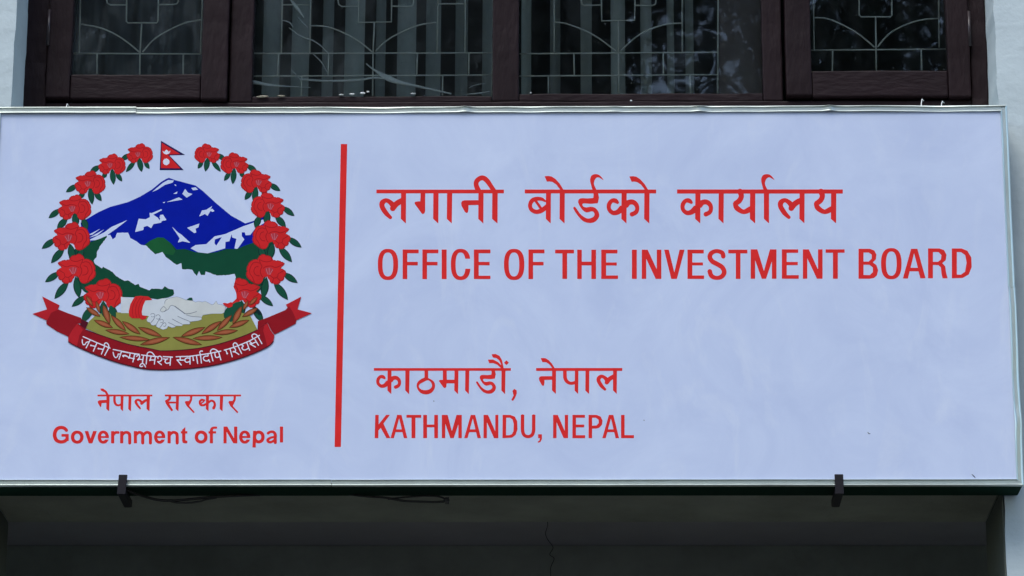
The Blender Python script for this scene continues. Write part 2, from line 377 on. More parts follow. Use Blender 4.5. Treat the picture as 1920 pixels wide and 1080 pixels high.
# ================================================================== BUILDING
ZB = 3.648                      # soffit of the porch opening
WT = 0.33                       # wall thickness
FR = 0.168                      # window frame stands this far back
XL, XR = atX(26, 100, 0), atX(1867.5, 100, 0)
WZ0, WZ1 = 4.572, 6.15          # window opening
DL, DR = -1.213, atX(1885, 1000, 0)
bld = empty('building', (0, 0, 0))
tag(bld, 'pale blue plastered building with a brown window above a dark recessed porch', 'building')
def plaster_wall():
    """front wall with two openings; grid faces, slightly uneven along the opening edges"""
    bm = bmesh.new()
    X0, X1, ZT = -6, 6, 7.6
    def quad(a, b, c, d): bm.faces.new([bm.verts.new(v) for v in (a, b, c, d)])
    def strip(x0, x1, z0, z1, nx=1, nz=1):
        for i in range(nx):
            for k in range(nz):
                a, b = x0+(x1-x0)*i/nx, x0+(x1-x0)*(i+1)/nx; c, d = z0+(z1-z0)*k/nz, z0+(z1-z0)*(k+1)/nz
                quad((a, 0, c), (b, 0, c), (b, 0, d), (a, 0, d))
    strip(X0, -1.6, 0, ZT); strip(1.6, X1, 0, ZT)
    strip(-1.6, DL, 0, ZB, 1, 60); strip(DR, 1.6, 0, ZB, 1, 60)
    strip(-1.6, 1.6, ZB, WZ0)
    strip(-1.6, XL, WZ0, WZ1, 1, 40); strip(XR, 1.6, WZ0, WZ1, 1, 40); strip(-1.6, 1.6, WZ1, ZT)
    for x, z0, z1, n in ((DL, 0, ZB, 60), (DR, 0, ZB, 60), (XL, WZ0, WZ1, 40), (XR, WZ0, WZ1, 40)):
        for k in range(n):
            c, d = z0+(z1-z0)*k/n, z0+(z1-z0)*(k+1)/n
            quad((x, 0, c), (x, 0, d), (x, WT, d), (x, WT, c))
    for x0, x1, z in ((XL, XR, WZ0), (XL, XR, WZ1), (DL, DR, ZB)):
        quad((x0, 0, z), (x1, 0, z), (x1, WT, z), (x0, WT, z))
    bmesh.ops.remove_doubles(bm, verts=bm.verts[:], dist=1e-5)
    for v in bm.verts:
        if abs(v.co.y) < 1e-6:
            for x, s in ((XL, 1), (XR, -1), (DL, 1), (DR, -1)):
                if abs(v.co.x-x) < 1e-4:
                    v.co.x += .0012*math.sin(v.co.z*37+x)+.0008*math.sin(v.co.z*91+2*x)+random.uniform(-.0008, .0008); v.co.y += random.uniform(0, .002)
    bmesh.ops.recalc_face_normals(bm, faces=bm.faces)
    return bm_obj('wall', bm, M_WALL, bld)
plaster_wall()
# porch: soffit skin, jambs, ceiling, back and side walls (a real recess)
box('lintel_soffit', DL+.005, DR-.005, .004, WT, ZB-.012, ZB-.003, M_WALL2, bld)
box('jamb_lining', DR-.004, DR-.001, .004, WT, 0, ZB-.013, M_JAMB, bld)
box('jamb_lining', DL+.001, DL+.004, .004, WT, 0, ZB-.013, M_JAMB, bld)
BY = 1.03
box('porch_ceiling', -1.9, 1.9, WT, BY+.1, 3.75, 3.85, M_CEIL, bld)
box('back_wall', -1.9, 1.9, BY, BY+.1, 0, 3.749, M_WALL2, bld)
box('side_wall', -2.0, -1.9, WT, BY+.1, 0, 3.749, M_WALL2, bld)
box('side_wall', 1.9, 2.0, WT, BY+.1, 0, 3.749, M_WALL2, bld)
# the room behind the window
bm = bmesh.new()
RX, RY0, RY1, RZ0, RZ1 = 2.6, WT+.002, 3.6, 3.86, 6.7
for q in (((-RX, RY1, RZ0), (RX, RY1, RZ0), (RX, RY1, RZ1), (-RX, RY1, RZ1)), ((-RX, RY0, RZ0), (RX, RY0, RZ0), (RX, RY1, RZ0), (-RX, RY1, RZ0)),
          ((-RX, RY0, RZ1), (RX, RY0, RZ1), (RX, RY1, RZ1), (-RX, RY1, RZ1)), ((-RX, RY0, RZ0), (-RX, RY1, RZ0), (-RX, RY1, RZ1), (-RX, RY0, RZ1)), ((RX, RY0, RZ0), (RX, RY1, RZ0), (RX, RY1, RZ1), (RX, RY0, RZ1)),
          ((-RX, RY0, RZ0), (RX, RY0, RZ0), (RX, RY0, WZ0), (-RX, RY0, WZ0)), ((-RX, RY0, WZ0), (XL, RY0, WZ0), (XL, RY0, WZ1), (-RX, RY0, WZ1)), ((XR, RY0, WZ0), (RX, RY0, WZ0), (RX, RY0, WZ1), (XR, RY0, WZ1)), ((-RX, RY0, WZ1), (RX, RY0, WZ1), (RX, RY0, RZ1), (-RX, RY0, RZ1))):
    bm.faces.new([bm.verts.new(v) for v in q])
bm_obj('room_shell', bm, M_ROOM, bld)
box('roof_slab', -6.3, 6.3, -.5, 6, 7.6, 7.8, M_WALL, bld)

# ------------------------------------------------------------------ window
win = empty('window', (0, 0, 0), bld)
tag(win, 'brown painted timber window with two casements and patterned grilles')
def wx(x): return atX(x, 150, FR)
F0, F1 = FR, FR+.075
ZS = atZ(960, 189, FR)            # top of the bottom frame timber
ZT_ = WZ1-.004
timber('outer_frame', wx(43), wx(86.5), F0, F1, WZ0+.003, ZT_, M_WOOD, win, .004, .0013)
timber('outer_frame', wx(1821.5), wx(1853), F0, F1, WZ0+.003, ZT_, M_WOOD, win, .004, .0013)
timber('sill_timber', wx(86.5)+.0015, wx(1821.5)-.0015, F0+.004, F1, WZ0+.004, ZS, M_WOODH, win)
timber('head_timber', wx(86.5)+.0015, wx(1821.5)-.0015, F0+.004, F1, WZ1-.06, WZ1-.004, M_WOODH, win)
zc = atZ(700, 177.5, FR)
timber('mullion', wx(429.5), wx(472), F0+.006, F1, ZS+.001, WZ1-.062, M_WOOD, win)
timber('mullion', wx(923), wx(972.5), F0+.003, F1, ZS+.001, WZ1-.062, M_WOOD, win)
timber('mullion', wx(1430.5), wx(1467.5), F0+.006, F1, ZS+.001, WZ1-.062, M_WOOD, win)
# glazing rails of the two fixed lights
timber('glazing_rail', wx(472)+.001, wx(923)-.001, F0+.010, F1-.01, ZS+.001, atZ(700, 177.5, FR), M_WOODH, win, .003)
timber('glazing_rail', wx(972.5)+.001, wx(1430.5)-.001, F0+.008, F1-.01, ZS+.001, atZ(1200, 173, FR), M_WOODH, win, .003)
# casement sashes
def sash(x0, g0, g1, x1, yr, yb, front):
    z0, z1 = atZ((x0+x1)/2, yb, FR), atZ((x0+x1)/2, yr, FR)
    a, b = front, front+.042
    timber('sash_stile', wx(x0), wx(g0), a, b, z0+.002, WZ1-.064, M_WOOD, win)
    timber('sash_stile', wx(g1), wx(x1), a-.002, b, z0-.004, WZ1-.064, M_WOOD, win)
    timber('sash_rail', wx(g0)+.001, wx(g1)-.001, a+.003, b, z0, z1, M_WOODH, win)
    timber('sash_rail', wx(g0)+.001, wx(g1)-.001, a+.003, b, WZ1-.13, WZ1-.066, M_WOODH, win)
    return z1
zl = sash(87.5, 132.5, 377.5, 426.5, 141, 186, FR-.010)
zr = sash(1473.5, 1521.5, 1777.5, 1819.5, 134.5, 182.5, FR-.012)
for px, y0, y1 in ((87.8, 22, 88), (1820.2, 25, 90)):
    X = wx(px); zt, zb = atZ(px, y0, FR), atZ(px, y1, FR)
    tube('hinge', [(X, FR-.012, zb), (X, FR-.012, zt)], .0045, M_HINGE, win, 8)
    tube('hinge', [(X, FR-.012, zb+1.0), (X, FR-.012, zt+1.0)], .0045, M_HINGE, win, 8)
# panes
GY = FR+.030
def pane(x0, x1, z0, y, material):
    o = box('pane', wx(x0)-.004, wx(x1)+.004, y, y+.004, z0-.004, WZ1-.066, material, win)
    return o
M_G1 = glass_material('glass_sash', .045, 9, 1.3); M_G2 = glass_material('glass_dusty', .03, 8, 4.1)
M_G3 = glass_material('glass_clear', .010, 7, 7.7); M_G4 = glass_material('glass_clear_sash', .008, 7, 2.9)
pane(132.5, 377.5, zl, FR+.012, M_G1)
pane(472, 923, atZ(700, 177.5, FR), GY, M_G2)
pane(972.5, 1430.5, atZ(1200, 173, FR), GY, M_G3)
pane(1521.5, 1777.5, zr, FR+.012, M_G4)
# brown board closing the end of the second fixed light
box('board', wx(1350), wx(1431), GY+.022, GY+.034, ZS+.002, WZ1-.064, M_BOARD, win)
# grilles
def grille(T, lines, Y):
    bm = bmesh.new()
    for l in lines:
        pts = [T(*p) for p in l]
        if len(l) > 3 and l[0][1] > 1: pts = [tuple(p) for p in catmull(pts, 5)]
        P = [at(x, y, Y) for x, y in pts]
        if pts[0][1] <= 1: P = [P[0]+np.array([0, 0, .18 if len(l) > 2 else 1.0])] + P
        if pts[-1][1] <= 1: P = P + [P[-1]+np.array([0, 0, .18])]
        tube_bm(bm, P, .0020, 6)
    return bm_obj('grille', bm, M_ROD, win, True)
Zl = Z(0, 0, 4.0); Z2w = Z(440, 0, 3.692); Z3w = Z(900, 0, 3.692); Z4w = Z(1400, 0, 3.692)
grille(Zl, [[(603, 0), (593, 400)], [(1518, 0), (1505, 405)], [(545, 400), (1505, 405)], [(610, 183), (740, 205), (860, 255), (960, 320), (1050, 395)], [(1070, 390), (1150, 300), (1250, 235), (1380, 175), (1515, 147)],
            [(1063, 170), (1050, 400)], [(1050, 400), (1048, 575)], [(950, 0), (948, 160), (960, 172), (1175, 172), (1185, 155), (1188, 0)], [(800, 0), (805, 25), (830, 37), (950, 37)], [(1188, 35), (1310, 32), (1335, 15), (1338, 0)],
            [(728, 405), (727, 575)], [(1375, 410), (1373, 575)]], FR+.045)
grille(Z2w, [[(133, 0), (118, 655)], [(330, 0), (323, 370)], [(527, 0), (520, 370)], [(1408, 0), (1402, 360)], [(1597, 0), (1595, 360)], [(1793, 0), (1780, 660)], [(120, 370), (1790, 366)], [(120, 527), (1790, 520)], [(333, 33), (527, 33)], [(1410, 27), (1597, 27)],
             [(858, 0), (858, 155), (1085, 152), (1087, 0)], [(715, 0), (720, 30), (740, 45), (858, 42)], [(1087, 42), (1210, 45), (1235, 30), (1238, 0)], [(967, 155), (958, 365)], [(958, 365), (955, 665)],
             [(530, 178), (640, 185), (760, 230), (860, 285), (950, 358)], [(975, 355), (1040, 290), (1130, 235), (1270, 175), (1400, 155)],
             [(305, 375), (297, 520)], [(652, 372), (648, 520)], [(1265, 370), (1260, 515)], [(1622, 368), (1620, 515)], [(465, 530), (462, 665)], [(1440, 520), (1438, 660)]], GY+.014)
grille(Z3w, [[(513, 0), (513, 362)], [(1400, 0), (1400, 360)], [(1648, 0), (1645, 645)], [(265, 372), (1645, 362)], [(265, 527), (1645, 517)], [(840, 0), (843, 145), (1070, 140), (1073, 0)], [(700, 0), (705, 30), (720, 38), (840, 35)], [(1075, 37), (1195, 38), (1215, 20), (1217, 0)],
             [(957, 145), (957, 360)], [(957, 360), (960, 650)], [(515, 152), (600, 165), (720, 210), (830, 270), (945, 358)], [(970, 358), (1050, 280), (1150, 215), (1280, 170), (1400, 160)],
             [(650, 372), (652, 517)], [(1268, 368), (1270, 515)], [(473, 525), (473, 655)], [(1453, 520), (1457, 650)]], GY+.014)
grille(Z4w, [[(462, 0), (467, 348)], [(1330, 0), (1332, 328)], [(440, 348), (1395, 340)], [(440, 500), (1395, 495)], [(778, 0), (778, 100), (790, 117), (995, 117), (1005, 105), (1005, 0)], [(893, 118), (897, 500)],
             [(470, 122), (560, 130), (660, 170), (780, 240), (885, 328)], [(905, 325), (980, 240), (1080, 180), (1200, 140), (1330, 127)], [(595, 348), (593, 492)], [(1207, 340), (1212, 492)]], FR+.045)
# white ribbons that paint in reflection streaks behind the first fixed light
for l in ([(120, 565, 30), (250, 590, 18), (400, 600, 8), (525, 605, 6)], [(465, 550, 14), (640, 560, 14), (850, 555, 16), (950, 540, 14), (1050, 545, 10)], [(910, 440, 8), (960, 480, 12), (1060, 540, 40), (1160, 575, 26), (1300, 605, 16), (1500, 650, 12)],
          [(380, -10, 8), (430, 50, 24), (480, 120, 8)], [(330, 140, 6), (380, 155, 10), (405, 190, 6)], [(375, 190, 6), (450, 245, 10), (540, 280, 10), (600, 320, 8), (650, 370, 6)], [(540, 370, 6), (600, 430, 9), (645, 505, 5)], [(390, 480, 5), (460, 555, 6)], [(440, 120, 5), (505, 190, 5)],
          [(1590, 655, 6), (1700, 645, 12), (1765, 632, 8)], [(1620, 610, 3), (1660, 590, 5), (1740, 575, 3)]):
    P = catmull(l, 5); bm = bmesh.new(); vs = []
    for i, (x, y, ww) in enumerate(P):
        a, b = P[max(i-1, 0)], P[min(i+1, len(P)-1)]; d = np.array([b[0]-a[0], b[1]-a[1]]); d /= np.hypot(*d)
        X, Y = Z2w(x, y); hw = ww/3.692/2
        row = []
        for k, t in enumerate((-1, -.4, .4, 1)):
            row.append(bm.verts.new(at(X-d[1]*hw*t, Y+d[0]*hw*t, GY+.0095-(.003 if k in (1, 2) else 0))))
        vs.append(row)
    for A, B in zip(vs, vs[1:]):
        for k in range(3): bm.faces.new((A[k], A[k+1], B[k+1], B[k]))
    bm_obj('reflection_streak', bm, M_STREAK, win, True)

# crumbs of old putty on the glazing rail
for k, (x, y, w_, h_, c) in enumerate(((492, 181, 24, 2.6, 0), (527, 180, 13, 2.6, 0), (660, 176.5, 12, 2.2, 1), (680, 174.5, 10, 3.0, 1), (690, 172, 6, 2.2, 1), (640, 177.5, 9, 1.6, 1), (775, 175.5, 10, 1.2, 1), (1183, 189, 4, 3, 1), (995, 174, 4, 1.5, 1))):
    zc_, xc = atZ(x, y, FR+.006), atX(x, y, FR+.006); bm = bmesh.new()
    bmesh.ops.create_icosphere(bm, subdivisions=2, radius=1.0)
    for v in bm.verts:
        q = 1+.35*math.sin(v.co.x*7+k)*math.sin(v.co.z*9+2*k); v.co = Vector((xc+v.co.x*q*w_*.00065, FR+.006+v.co.y*.004, zc_+v.co.z*q*h_*.00075))
    bm_obj('putty', bm, M_PUTTY if c == 0 else M_ROD, win)

# ------------------------------------------------------------------ blinds and curtain inside
def blind(xs, ang, label):
    root = empty('vertical_blind'); tag(root, label, 'blind', 'vertical blinds inside the fixed lights')
    X = [atX(x, 100, .42) for x in xs]
    box('head_rail', X[0]-.05, X[-1]+.05, .40, .44, 6.16, 6.20, M_ALU, root)
    for x in X:
        a = math.radians(ang[X.index(x)]); bm = bmesh.new(); cols = []
        for k in range(7):
            t = (k-3)/3*.0445; c = .007*(1-((k-3)/3)**2)
            cols.append([bm.verts.new((x+t*math.cos(a)-c*math.sin(a), .42+t*math.sin(a)+c*math.cos(a), z)) for z in (4.50, 5.3, 6.16)])
        for A, B in zip(cols, cols[1:]):
            for k in range(2): bm.faces.new((A[k], B[k], B[k+1], A[k+1]))
        bm_obj('slat', bm, M_SLAT, root, True)
blind([440+v/3.692 for v in (255, 455, 645, 830, 1010, 1190, 1375, 1570, 1750)], (65, 64, 76, 59, 77, 60, 67, 71, 74), 'grey vertical blind behind the dusty pane with painted reflection streaks')
blind([900+v/3.692 for v in (320, 520, 735, 955, 1150, 1318, 1450)], (-72, -72, -71, -66, -72, -80, -78), 'grey vertical blind with narrow turned slats beside the brown board')
bm = bmesh.new(); rows = []
for i in range(61):
    t = i/60; x = atX(95, 100, .40)+t*(atX(425, 100, .40)-atX(95, 100, .40)); y = .42+.022*math.sin(t*34)+.01*math.sin(t*71+1)
    rows.append([bm.verts.new((x, y, 4.5)), bm.verts.new((x+.004*math.sin(t*50), y, 6.2))])
for A, B in zip(rows, rows[1:]): bm.faces.new((A[0], B[0], B[1], A[1]))
tag(bm_obj('curtain', bm, M_CURT, None, True), 'dark blue grey curtain hanging behind a casement beside the pier', 'curtain')

# ================================================================== SIGN
SX, SZ0, SZ1, FY = 1.22, 4.086-.47205, 4.086+.47205, -.100
FACE_Y = FY+.005
sign = empty('sign_board', (0, FY, SZ0))
tag(sign, 'wide white office sign board with red lettering and a national emblem', 'sign')
sign.location = (0, 0, 0)
box('cabinet', -SX+.001, SX-.001, FY+.0068, -.004, SZ0+.0005, SZ1-.0005, M_CAB, sign, .002, 1)
# flex face with a very slight sag between its fixings
nx, nz = 60, 24; vs = []; fs = []
for j in range(nz+1):
    for i in range(nx+1):
        x = -SX+.008+(2*SX-.016)*i/nx; z = SZ0+.008+(SZ1-SZ0-.016)*j/nz
        vs.append((x, FACE_Y, z))
for j in range(nz):
    for i in range(nx): a = j*(nx+1)+i; fs.append((a, a+1, a+nx+2, a+nx+1))
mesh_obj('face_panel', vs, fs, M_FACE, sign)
# aluminium edging: profile (inward distance, depth), swept with mitred ends
PROF = [(-.0008, .0065), (-.0010, .003), (0, .0012), (.002, 0), (.0035, .0012), (.0045, .0030), (.0115, .0030), (.0125, .0012), (.0145, 0.0), (.0155, .0012), (.0155, .0045)]
def edging(name, side, t0, t1, mit0=True, mit1=True, n=60, rough=.0006, lift=0.0, dents=()):
    bm = bmesh.new(); rows = []
    ph = random.uniform(0, 9)
    for k in range(n+1):
        row = []
        for u, v in PROF:
            a, b = t0+(u if mit0 else 0), t1-(u if mit1 else 0)
            t = a+(b-a)*k/n
            dv = rough*(math.sin(t*9+ph)+.8*math.sin(t*23+ph*2)+.5*math.sin(t*57+ph))
            for dc, da, dw in dents: dv += da*math.exp(-((t-dc)/dw)**2)
            v2 = FY+v-lift+(dv*.6 if v < .006 else 0); u2 = u-lift+dv*(.5 if 0 < u < .015 else .25)
            row.append(bm.verts.new({'top': (t, v2, SZ1-u2), 'bottom': (t, v2, SZ0+u2), 'right': (SX-u2, v2, t), 'left': (-SX+u2, v2, t)}[side]))
        rows.append(row)
    for A, B in zip(rows, rows[1:]):
        for i in range(len(PROF)-1): bm.faces.new((A[i], A[i+1], B[i+1], B[i]))
    for R in (rows[0], rows[-1]): bm.faces.new(R)
    bmesh.ops.recalc_face_normals(bm, faces=bm.faces)
    return bm_obj(name, bm, M_ALU, sign)
DT = [(atX(x, 205, FY), a, w_) for x, a, w_ in ((700, .0015, .05), (872, -.003, .012), (1005, .002, .05), (1150, -.002, .02), (1312, -.0035, .014), (1450, .0015, .06), (1556, -.0035, .010), (1750, .002, .08))]
zj = atZ(1900, 538, FY); xj = atX(255, 205, FY); xj2 = atX(621, 905, FY)
edging('edging_strip', 'top', -SX, xj, True, False, 16, .0003, .0016)
edging('edging_strip', 'top', xj+.0008, SX, False, True, 240, .0007, 0.0, DT)
edging('edging_strip', 'bottom', -SX, xj2, True, False, 40, .0004)
edging('edging_strip', 'bottom', xj2+.0012, SX, False, True, 70, .0004, .0003)
edging('edging_strip', 'right', SZ0, zj, True, False, 70, .0009, .0008, [(atZ(1910, 790, FY), -.005, .03), (atZ(1910, 700, FY), .002, .06)])
edging('edging_strip', 'right', zj+.001, SZ1, False, True, 40, .0005)
edging('edging_strip', 'left', SZ0, SZ1, True, True, 40, .0005)

# wire ties that hold the top edge, small marks on the face
for x, y0, y1 in ((1727, 200, 186), (1765, 199, 190), (124, 205, 195)):
    tube('wire_tie', [at(x, y0, FY+.03), at(x+.5, (y0+y1)/2, FY+.045), at(x+2, y1, FY+.06), at(x+5, y1+3, FY+.075)], .0012, M_ROD, sign, 6)
for p_ in ([(1822, 889, 1.0), (1826, 893, 1.5), (1829, 896, .8)], [(1627, 810, .9), (1629, 813, 1.2), (1632, 813, .8)], [(813, 751, 1.2), (814, 753, 1.2)], [(1207, 787, 1.0), (1208, 789, 1.2)]):
    Sheet().stroke(p_).build('fly_speck', M_STEEL, sign, .002)

# ------------------------------------------------------------------ lettering
def tf(sx, dx, sy, dy, T): return lambda x, y: T(dx+(x)*sx, dy+(y)*sy)
ZA = Z(690, 310, 6.857); ZBb = Z(970, 310, 6.857); ZC = Z(1250, 310, 5.486); ZG = Z(690, 650, 6.4); ZH = Z(980, 650, 8.727)
KA, KC, KG, KH = 1/6.857, 1/5.486, 1/6.4, 1/8.727
def stem(s, x0, x1, T, y0=330, y1=748, cut=60): s.poly([(x0, y0), (x1, y0), (x1-3, y1), (x0-3, y1-cut)], T)
def g_la(s, T, k):
    s.stroke([(297, 678, 40), (235, 618, 60), (183, 535, 64), (185, 480, 68), (232, 450, 54), (285, 475, 60), (330, 525, 74)], T, k=k)
    s.stroke([(312, 562, 70), (355, 505, 72), (395, 475, 72), (440, 452, 70)], T, k=k)
    stem(s, 425, 490, T)
def g_na(s, T, k):
    stem(s, 1420, 1486, T)
    s.poly([(1430, 448), (1240, 449), (1210, 458), (1197, 482), (1202, 520), (1245, 598), (1265, 613), (1284, 605), (1291, 560), (1291, 512), (1430, 509)], T)
def g_ka(s, T, k):
    stem(s, 1340, 1406, T)
    s.stroke([(1292, 482, 34), (1262, 456, 58), (1218, 454, 52), (1180, 500, 56), (1180, 565, 52), (1228, 610, 56), (1292, 600, 66), (1350, 550, 84)], T, k=k)
    s.stroke([(1392, 512, 84), (1430, 478, 68), (1485, 472, 64), (1530, 508, 58), (1541, 562, 52), (1520, 606, 56), (1466, 632, 58)], T, k=k)
DA = [(975, 340), (1035, 340), (1035, 486), (855, 488), (838, 508), (850, 530), (890, 541), (940, 532), (1000, 545), (1045, 600), (1051, 660), (1010, 718), (940, 742), (850, 720), (780, 650), (718, 552), (745, 535), (800, 615), (860, 665), (910, 685), (965, 670), (992, 640), (985, 605), (955, 590), (890, 606), (830, 565), (780, 475), (798, 432), (835, 422), (975, 420)]
REPH = [(975, 330), (945, 240), (935, 180), (955, 130), (1000, 112), (1050, 122), (1085, 155), (1110, 192), (1050, 155), (1012, 163), (990, 200), (985, 240), (1000, 280), (1022, 330)]
FLAG = [(350, 140), (400, 136), (440, 143), (490, 175), (545, 235), (600, 325), (562, 325), (500, 245), (450, 212), (410, 206), (380, 209)]
AA = [(1017, 330), (1083, 330), (1077, 748), (1013, 688)]
L1 = Sheet()
L1.rect(108, 1748, 312, 359, ZA); g_la(L1, ZA, KA)
L1.poly([(678, 340), (737, 340), (734, 590), (724, 618), (705, 627), (690, 618), (600, 495), (602, 472), (625, 464), (672, 462)], ZA)
stem(L1, 840, 907, ZA); L1.poly(AA, ZA); g_na(L1, ZA, KA); stem(L1, 1598, 1668, ZA)
L1.stroke([(1425, 335, 66), (1390, 250, 62), (1404, 195, 62), (1465, 160, 62), (1522, 188, 64), (1577, 262, 58), (1635, 350, 56)], ZA, k=KA)
L1.rect(95, 1785, 311, 360, ZBb)
L1.stroke([(364, 464, 22), (312, 434, 44), (245, 430, 52), (188, 455, 54), (163, 515, 52), (185, 572, 52), (245, 598, 54), (312, 580, 60), (385, 525, 56)], ZBb, k=KA)
L1.stroke([(232, 452, 34), (310, 562, 34)], ZBb, k=KA)
stem(L1, 369, 432, ZBb); stem(L1, 545, 610, ZBb); L1.poly(FLAG, ZBb); L1.poly(DA, ZBb, 2); L1.poly(REPH, ZBb, 2); g_ka(L1, ZBb, KA); stem(L1, 1633, 1700, ZBb)
L1.poly([(x+1090, y+3) for x, y in FLAG], ZBb)
L1.rect(107, 1812, 248, 290, ZC)
g_ka(L1, tf(.8, 295-1340*.8, .8, 0, ZC), .8*KC); L1.poly([(535, 265), (588, 265), (585, 598), (532, 550)], ZC)
for dx in (0, 833):
    L1.stroke([(752+dx, 262, 60), (768+dx, 315, 54), (748+dx, 362, 54), (704+dx, 394, 52)], ZC, k=KC)
    L1.stroke([(700+dx, 388, 40), (722+dx, 438, 54), (788+dx, 478, 46), (850+dx, 455, 56), (885+dx, 428, 40)], ZC, k=KC)
    L1.poly([(858+dx, 265), (912+dx, 265), (910+dx, 598), (856+dx, 550)], ZC)
L1.poly([(1000, 265), (1053, 265), (1053, 598), (1000, 550)], ZC); L1.poly(REPH, tf(.8, 1003-975*.8, .8, 0, ZC), 2)
g_la(L1, tf(.8, 1367-425*.8, .8, 248-312*.8, ZC), .8*KC)
L1.build('devanagari_title', M_RED, sign, .0012)

L2 = Sheet(); D1 = Z(690, 450, 5.053); D2 = Z(1030, 450, 4.8); D3 = Z(1420, 450, 4.571)
def let_F(s, x, T, y0=90, y1=370):
    s.rect(x, x+44, y0, y1, T); s.rect(x, x+152, y0, y0+35, T); s.rect(x, x+144, y0+117, y0+150, T)
def let_E(s, x, xt, xm, xb, T, y0, y1, t, m0, m1, b, wst):
    s.rect(x, x+wst, y0, y1, T); s.rect(x, xt, y0, y0+t, T); s.rect(x, xm, m0, m1, T); s.rect(x, xb, y1-b, y1, T)
L2.ring((93, 285, 84, 379), (137, 239, 118, 345), D1); let_F(L2, 328, D1); let_F(L2, 515, D1); L2.rect(698, 745, 90, 370, D1)
L2.ring((785, 972, 84, 379), (830, 924, 118, 345), D1); L2.hole([(880, 177), (1000, 177), (1000, 272), (880, 272)], D1)
let_E(L2, 1003, 1160, 1152, 1160, D1, 90, 370, 35, 207, 239, 32, 46)
L2.ring((1288, 1481, 84, 379), (1333, 1433, 118, 345), D1); let_F(L2, 1520, D1)
L2.rect(52, 222, 87, 120, D2); L2.rect(117, 160, 87, 350, D2); L2.rect(251, 292, 87, 350, D2); L2.rect(378, 420, 87, 350, D2); L2.rect(280, 390, 195, 228, D2)
let_E(L2, 467, 613, 607, 618, D2, 87, 350, 33, 202, 229, 31, 44); L2.rect(743, 787, 87, 350, D2)
L2.rect(832, 872, 87, 350, D2); L2.rect(967, 1008, 87, 350, D2); L2.poly([(834, 87), (885, 87), (1006, 350), (957, 350)], D2)
L2.poly([(1033, 87), (1075, 87), (1125, 292), (1172, 87), (1217, 87), (1148, 350), (1097, 350)], D2); let_E(L2, 1243, 1390, 1383, 1393, D2, 87, 350, 33, 202, 228, 31, 44)
L2.stroke([(1566, 152, 40), (1556, 116, 40), (1508, 99, 36), (1460, 116, 40), (1444, 152, 42), (1464, 190, 42), (1510, 216, 42), (1556, 246, 42), (1574, 290, 42), (1552, 328, 40), (1506, 341, 36), (1460, 324, 40), (1442, 276, 42)], D2, k=1/4.8)
L2.rect(1610, 1783, 87, 120, D2); L2.rect(1678, 1720, 87, 350, D2)
L2.rect(-57, -19, 80, 332, D3); L2.rect(125, 164, 80, 332, D3); L2.poly([(-52, 80), (0, 80), (57, 268), (74, 332), (38, 332)], D3); L2.poly([(108, 80), (158, 80), (75, 332), (40, 332), (56, 268)], D3)
let_E(L2, 210, 350, 347, 355, D3, 80, 332, 30, 188, 215, 31, 42)
L2.rect(390, 428, 80, 332, D3); L2.rect(520, 559, 80, 332, D3); L2.poly([(392, 80), (441, 80), (556, 332), (511, 332)], D3)
L2.rect(585, 748, 80, 109, D3); L2.rect(648, 690, 80, 332, D3)
L2.poly([(867, 75), (965, 75), (1003, 90), (1021, 125), (1016, 165), (990, 192), (1020, 214), (1035, 258), (1025, 303), (1000, 325), (962, 332), (867, 332)], D3)
L2.hole([(910, 107), (955, 107), (980, 125), (980, 160), (955, 185), (910, 185)], D3); L2.hole([(910, 212), (960, 212), (990, 235), (990, 275), (965, 300), (910, 300)], D3)
L2.ring((1060, 1236, 69, 336), (1103, 1194, 98, 306), D3)
L2.poly([(1247, 330), (1318, 75), (1372, 75), (1442, 328), (1397, 328), (1381, 268), (1306, 268), (1290, 330)], D3); L2.hole([(1343, 112), (1376, 238), (1313, 238)], D3)
L2.poly([(1463, 72), (1560, 72), (1600, 86), (1621, 125), (1615, 172), (1585, 198), (1610, 225), (1618, 280), (1631, 328), (1588, 328), (1578, 290), (1573, 235), (1553, 215), (1505, 213), (1505, 328), (1463, 328)], D3)
L2.hole([(1505, 103), (1553, 103), (1578, 130), (1573, 168), (1548, 187), (1505, 187)], D3)
L2.poly([(1667, 72), (1750, 72), (1800, 92), (1834, 150), (1837, 232), (1812, 295), (1760, 325), (1667, 328)], D3); L2.hole([(1710, 103), (1745, 103), (1782, 130), (1794, 195), (1780, 272), (1745, 297), (1710, 297)], D3)
L2.build('english_title', M_RED, sign, .0012)

L3 = Sheet(); f_ = .712
L3.rect(70, 1715, 257, 289, ZG); g_ka(L3, tf(f_, 235-1340*f_, f_, 258-310*f_, ZG), f_*KG)
def gs(a, b, c, d): L3.poly([(a, 270), (b, 270), (c, 571), (d, 525)], ZG)
gs(448, 500, 493, 447); L3.rect(678, 722, 270, 400, ZG)
L3.poly([(680, 370), (620, 400), (585, 445), (590, 502), (630, 555), (695, 573), (760, 555), (800, 502), (802, 440), (770, 400), (720, 376)], ZG, 2)
L3.hole([(712, 403), (665, 425), (620, 450), (609, 482), (640, 514), (690, 522), (740, 510), (768, 475), (760, 435), (740, 412)], ZG, 2)
L3.poly([(898, 270), (945, 270), (945, 396), (1045, 396), (1045, 440), (943, 440), (940, 485), (920, 498), (905, 488), (850, 412), (860, 399), (898, 398)], ZG); gs(1038, 1086, 1081, 1035); gs(1168, 1216, 1210, 1165)
L3.poly(DA, tf(f_, 1522-1035*f_, f_, 258-310*f_, ZG), 2); gs(1602, 1650, 1645, 1600)
L3.poly([(1482, 92), (1530, 87), (1578, 110), (1607, 160), (1630, 262), (1594, 260), (1598, 215), (1575, 165), (1540, 136), (1500, 131)], ZG); L3.poly([(1438, 155), (1500, 154), (1560, 184), (1612, 235), (1600, 262), (1550, 215), (1500, 196), (1455, 199)], ZG)
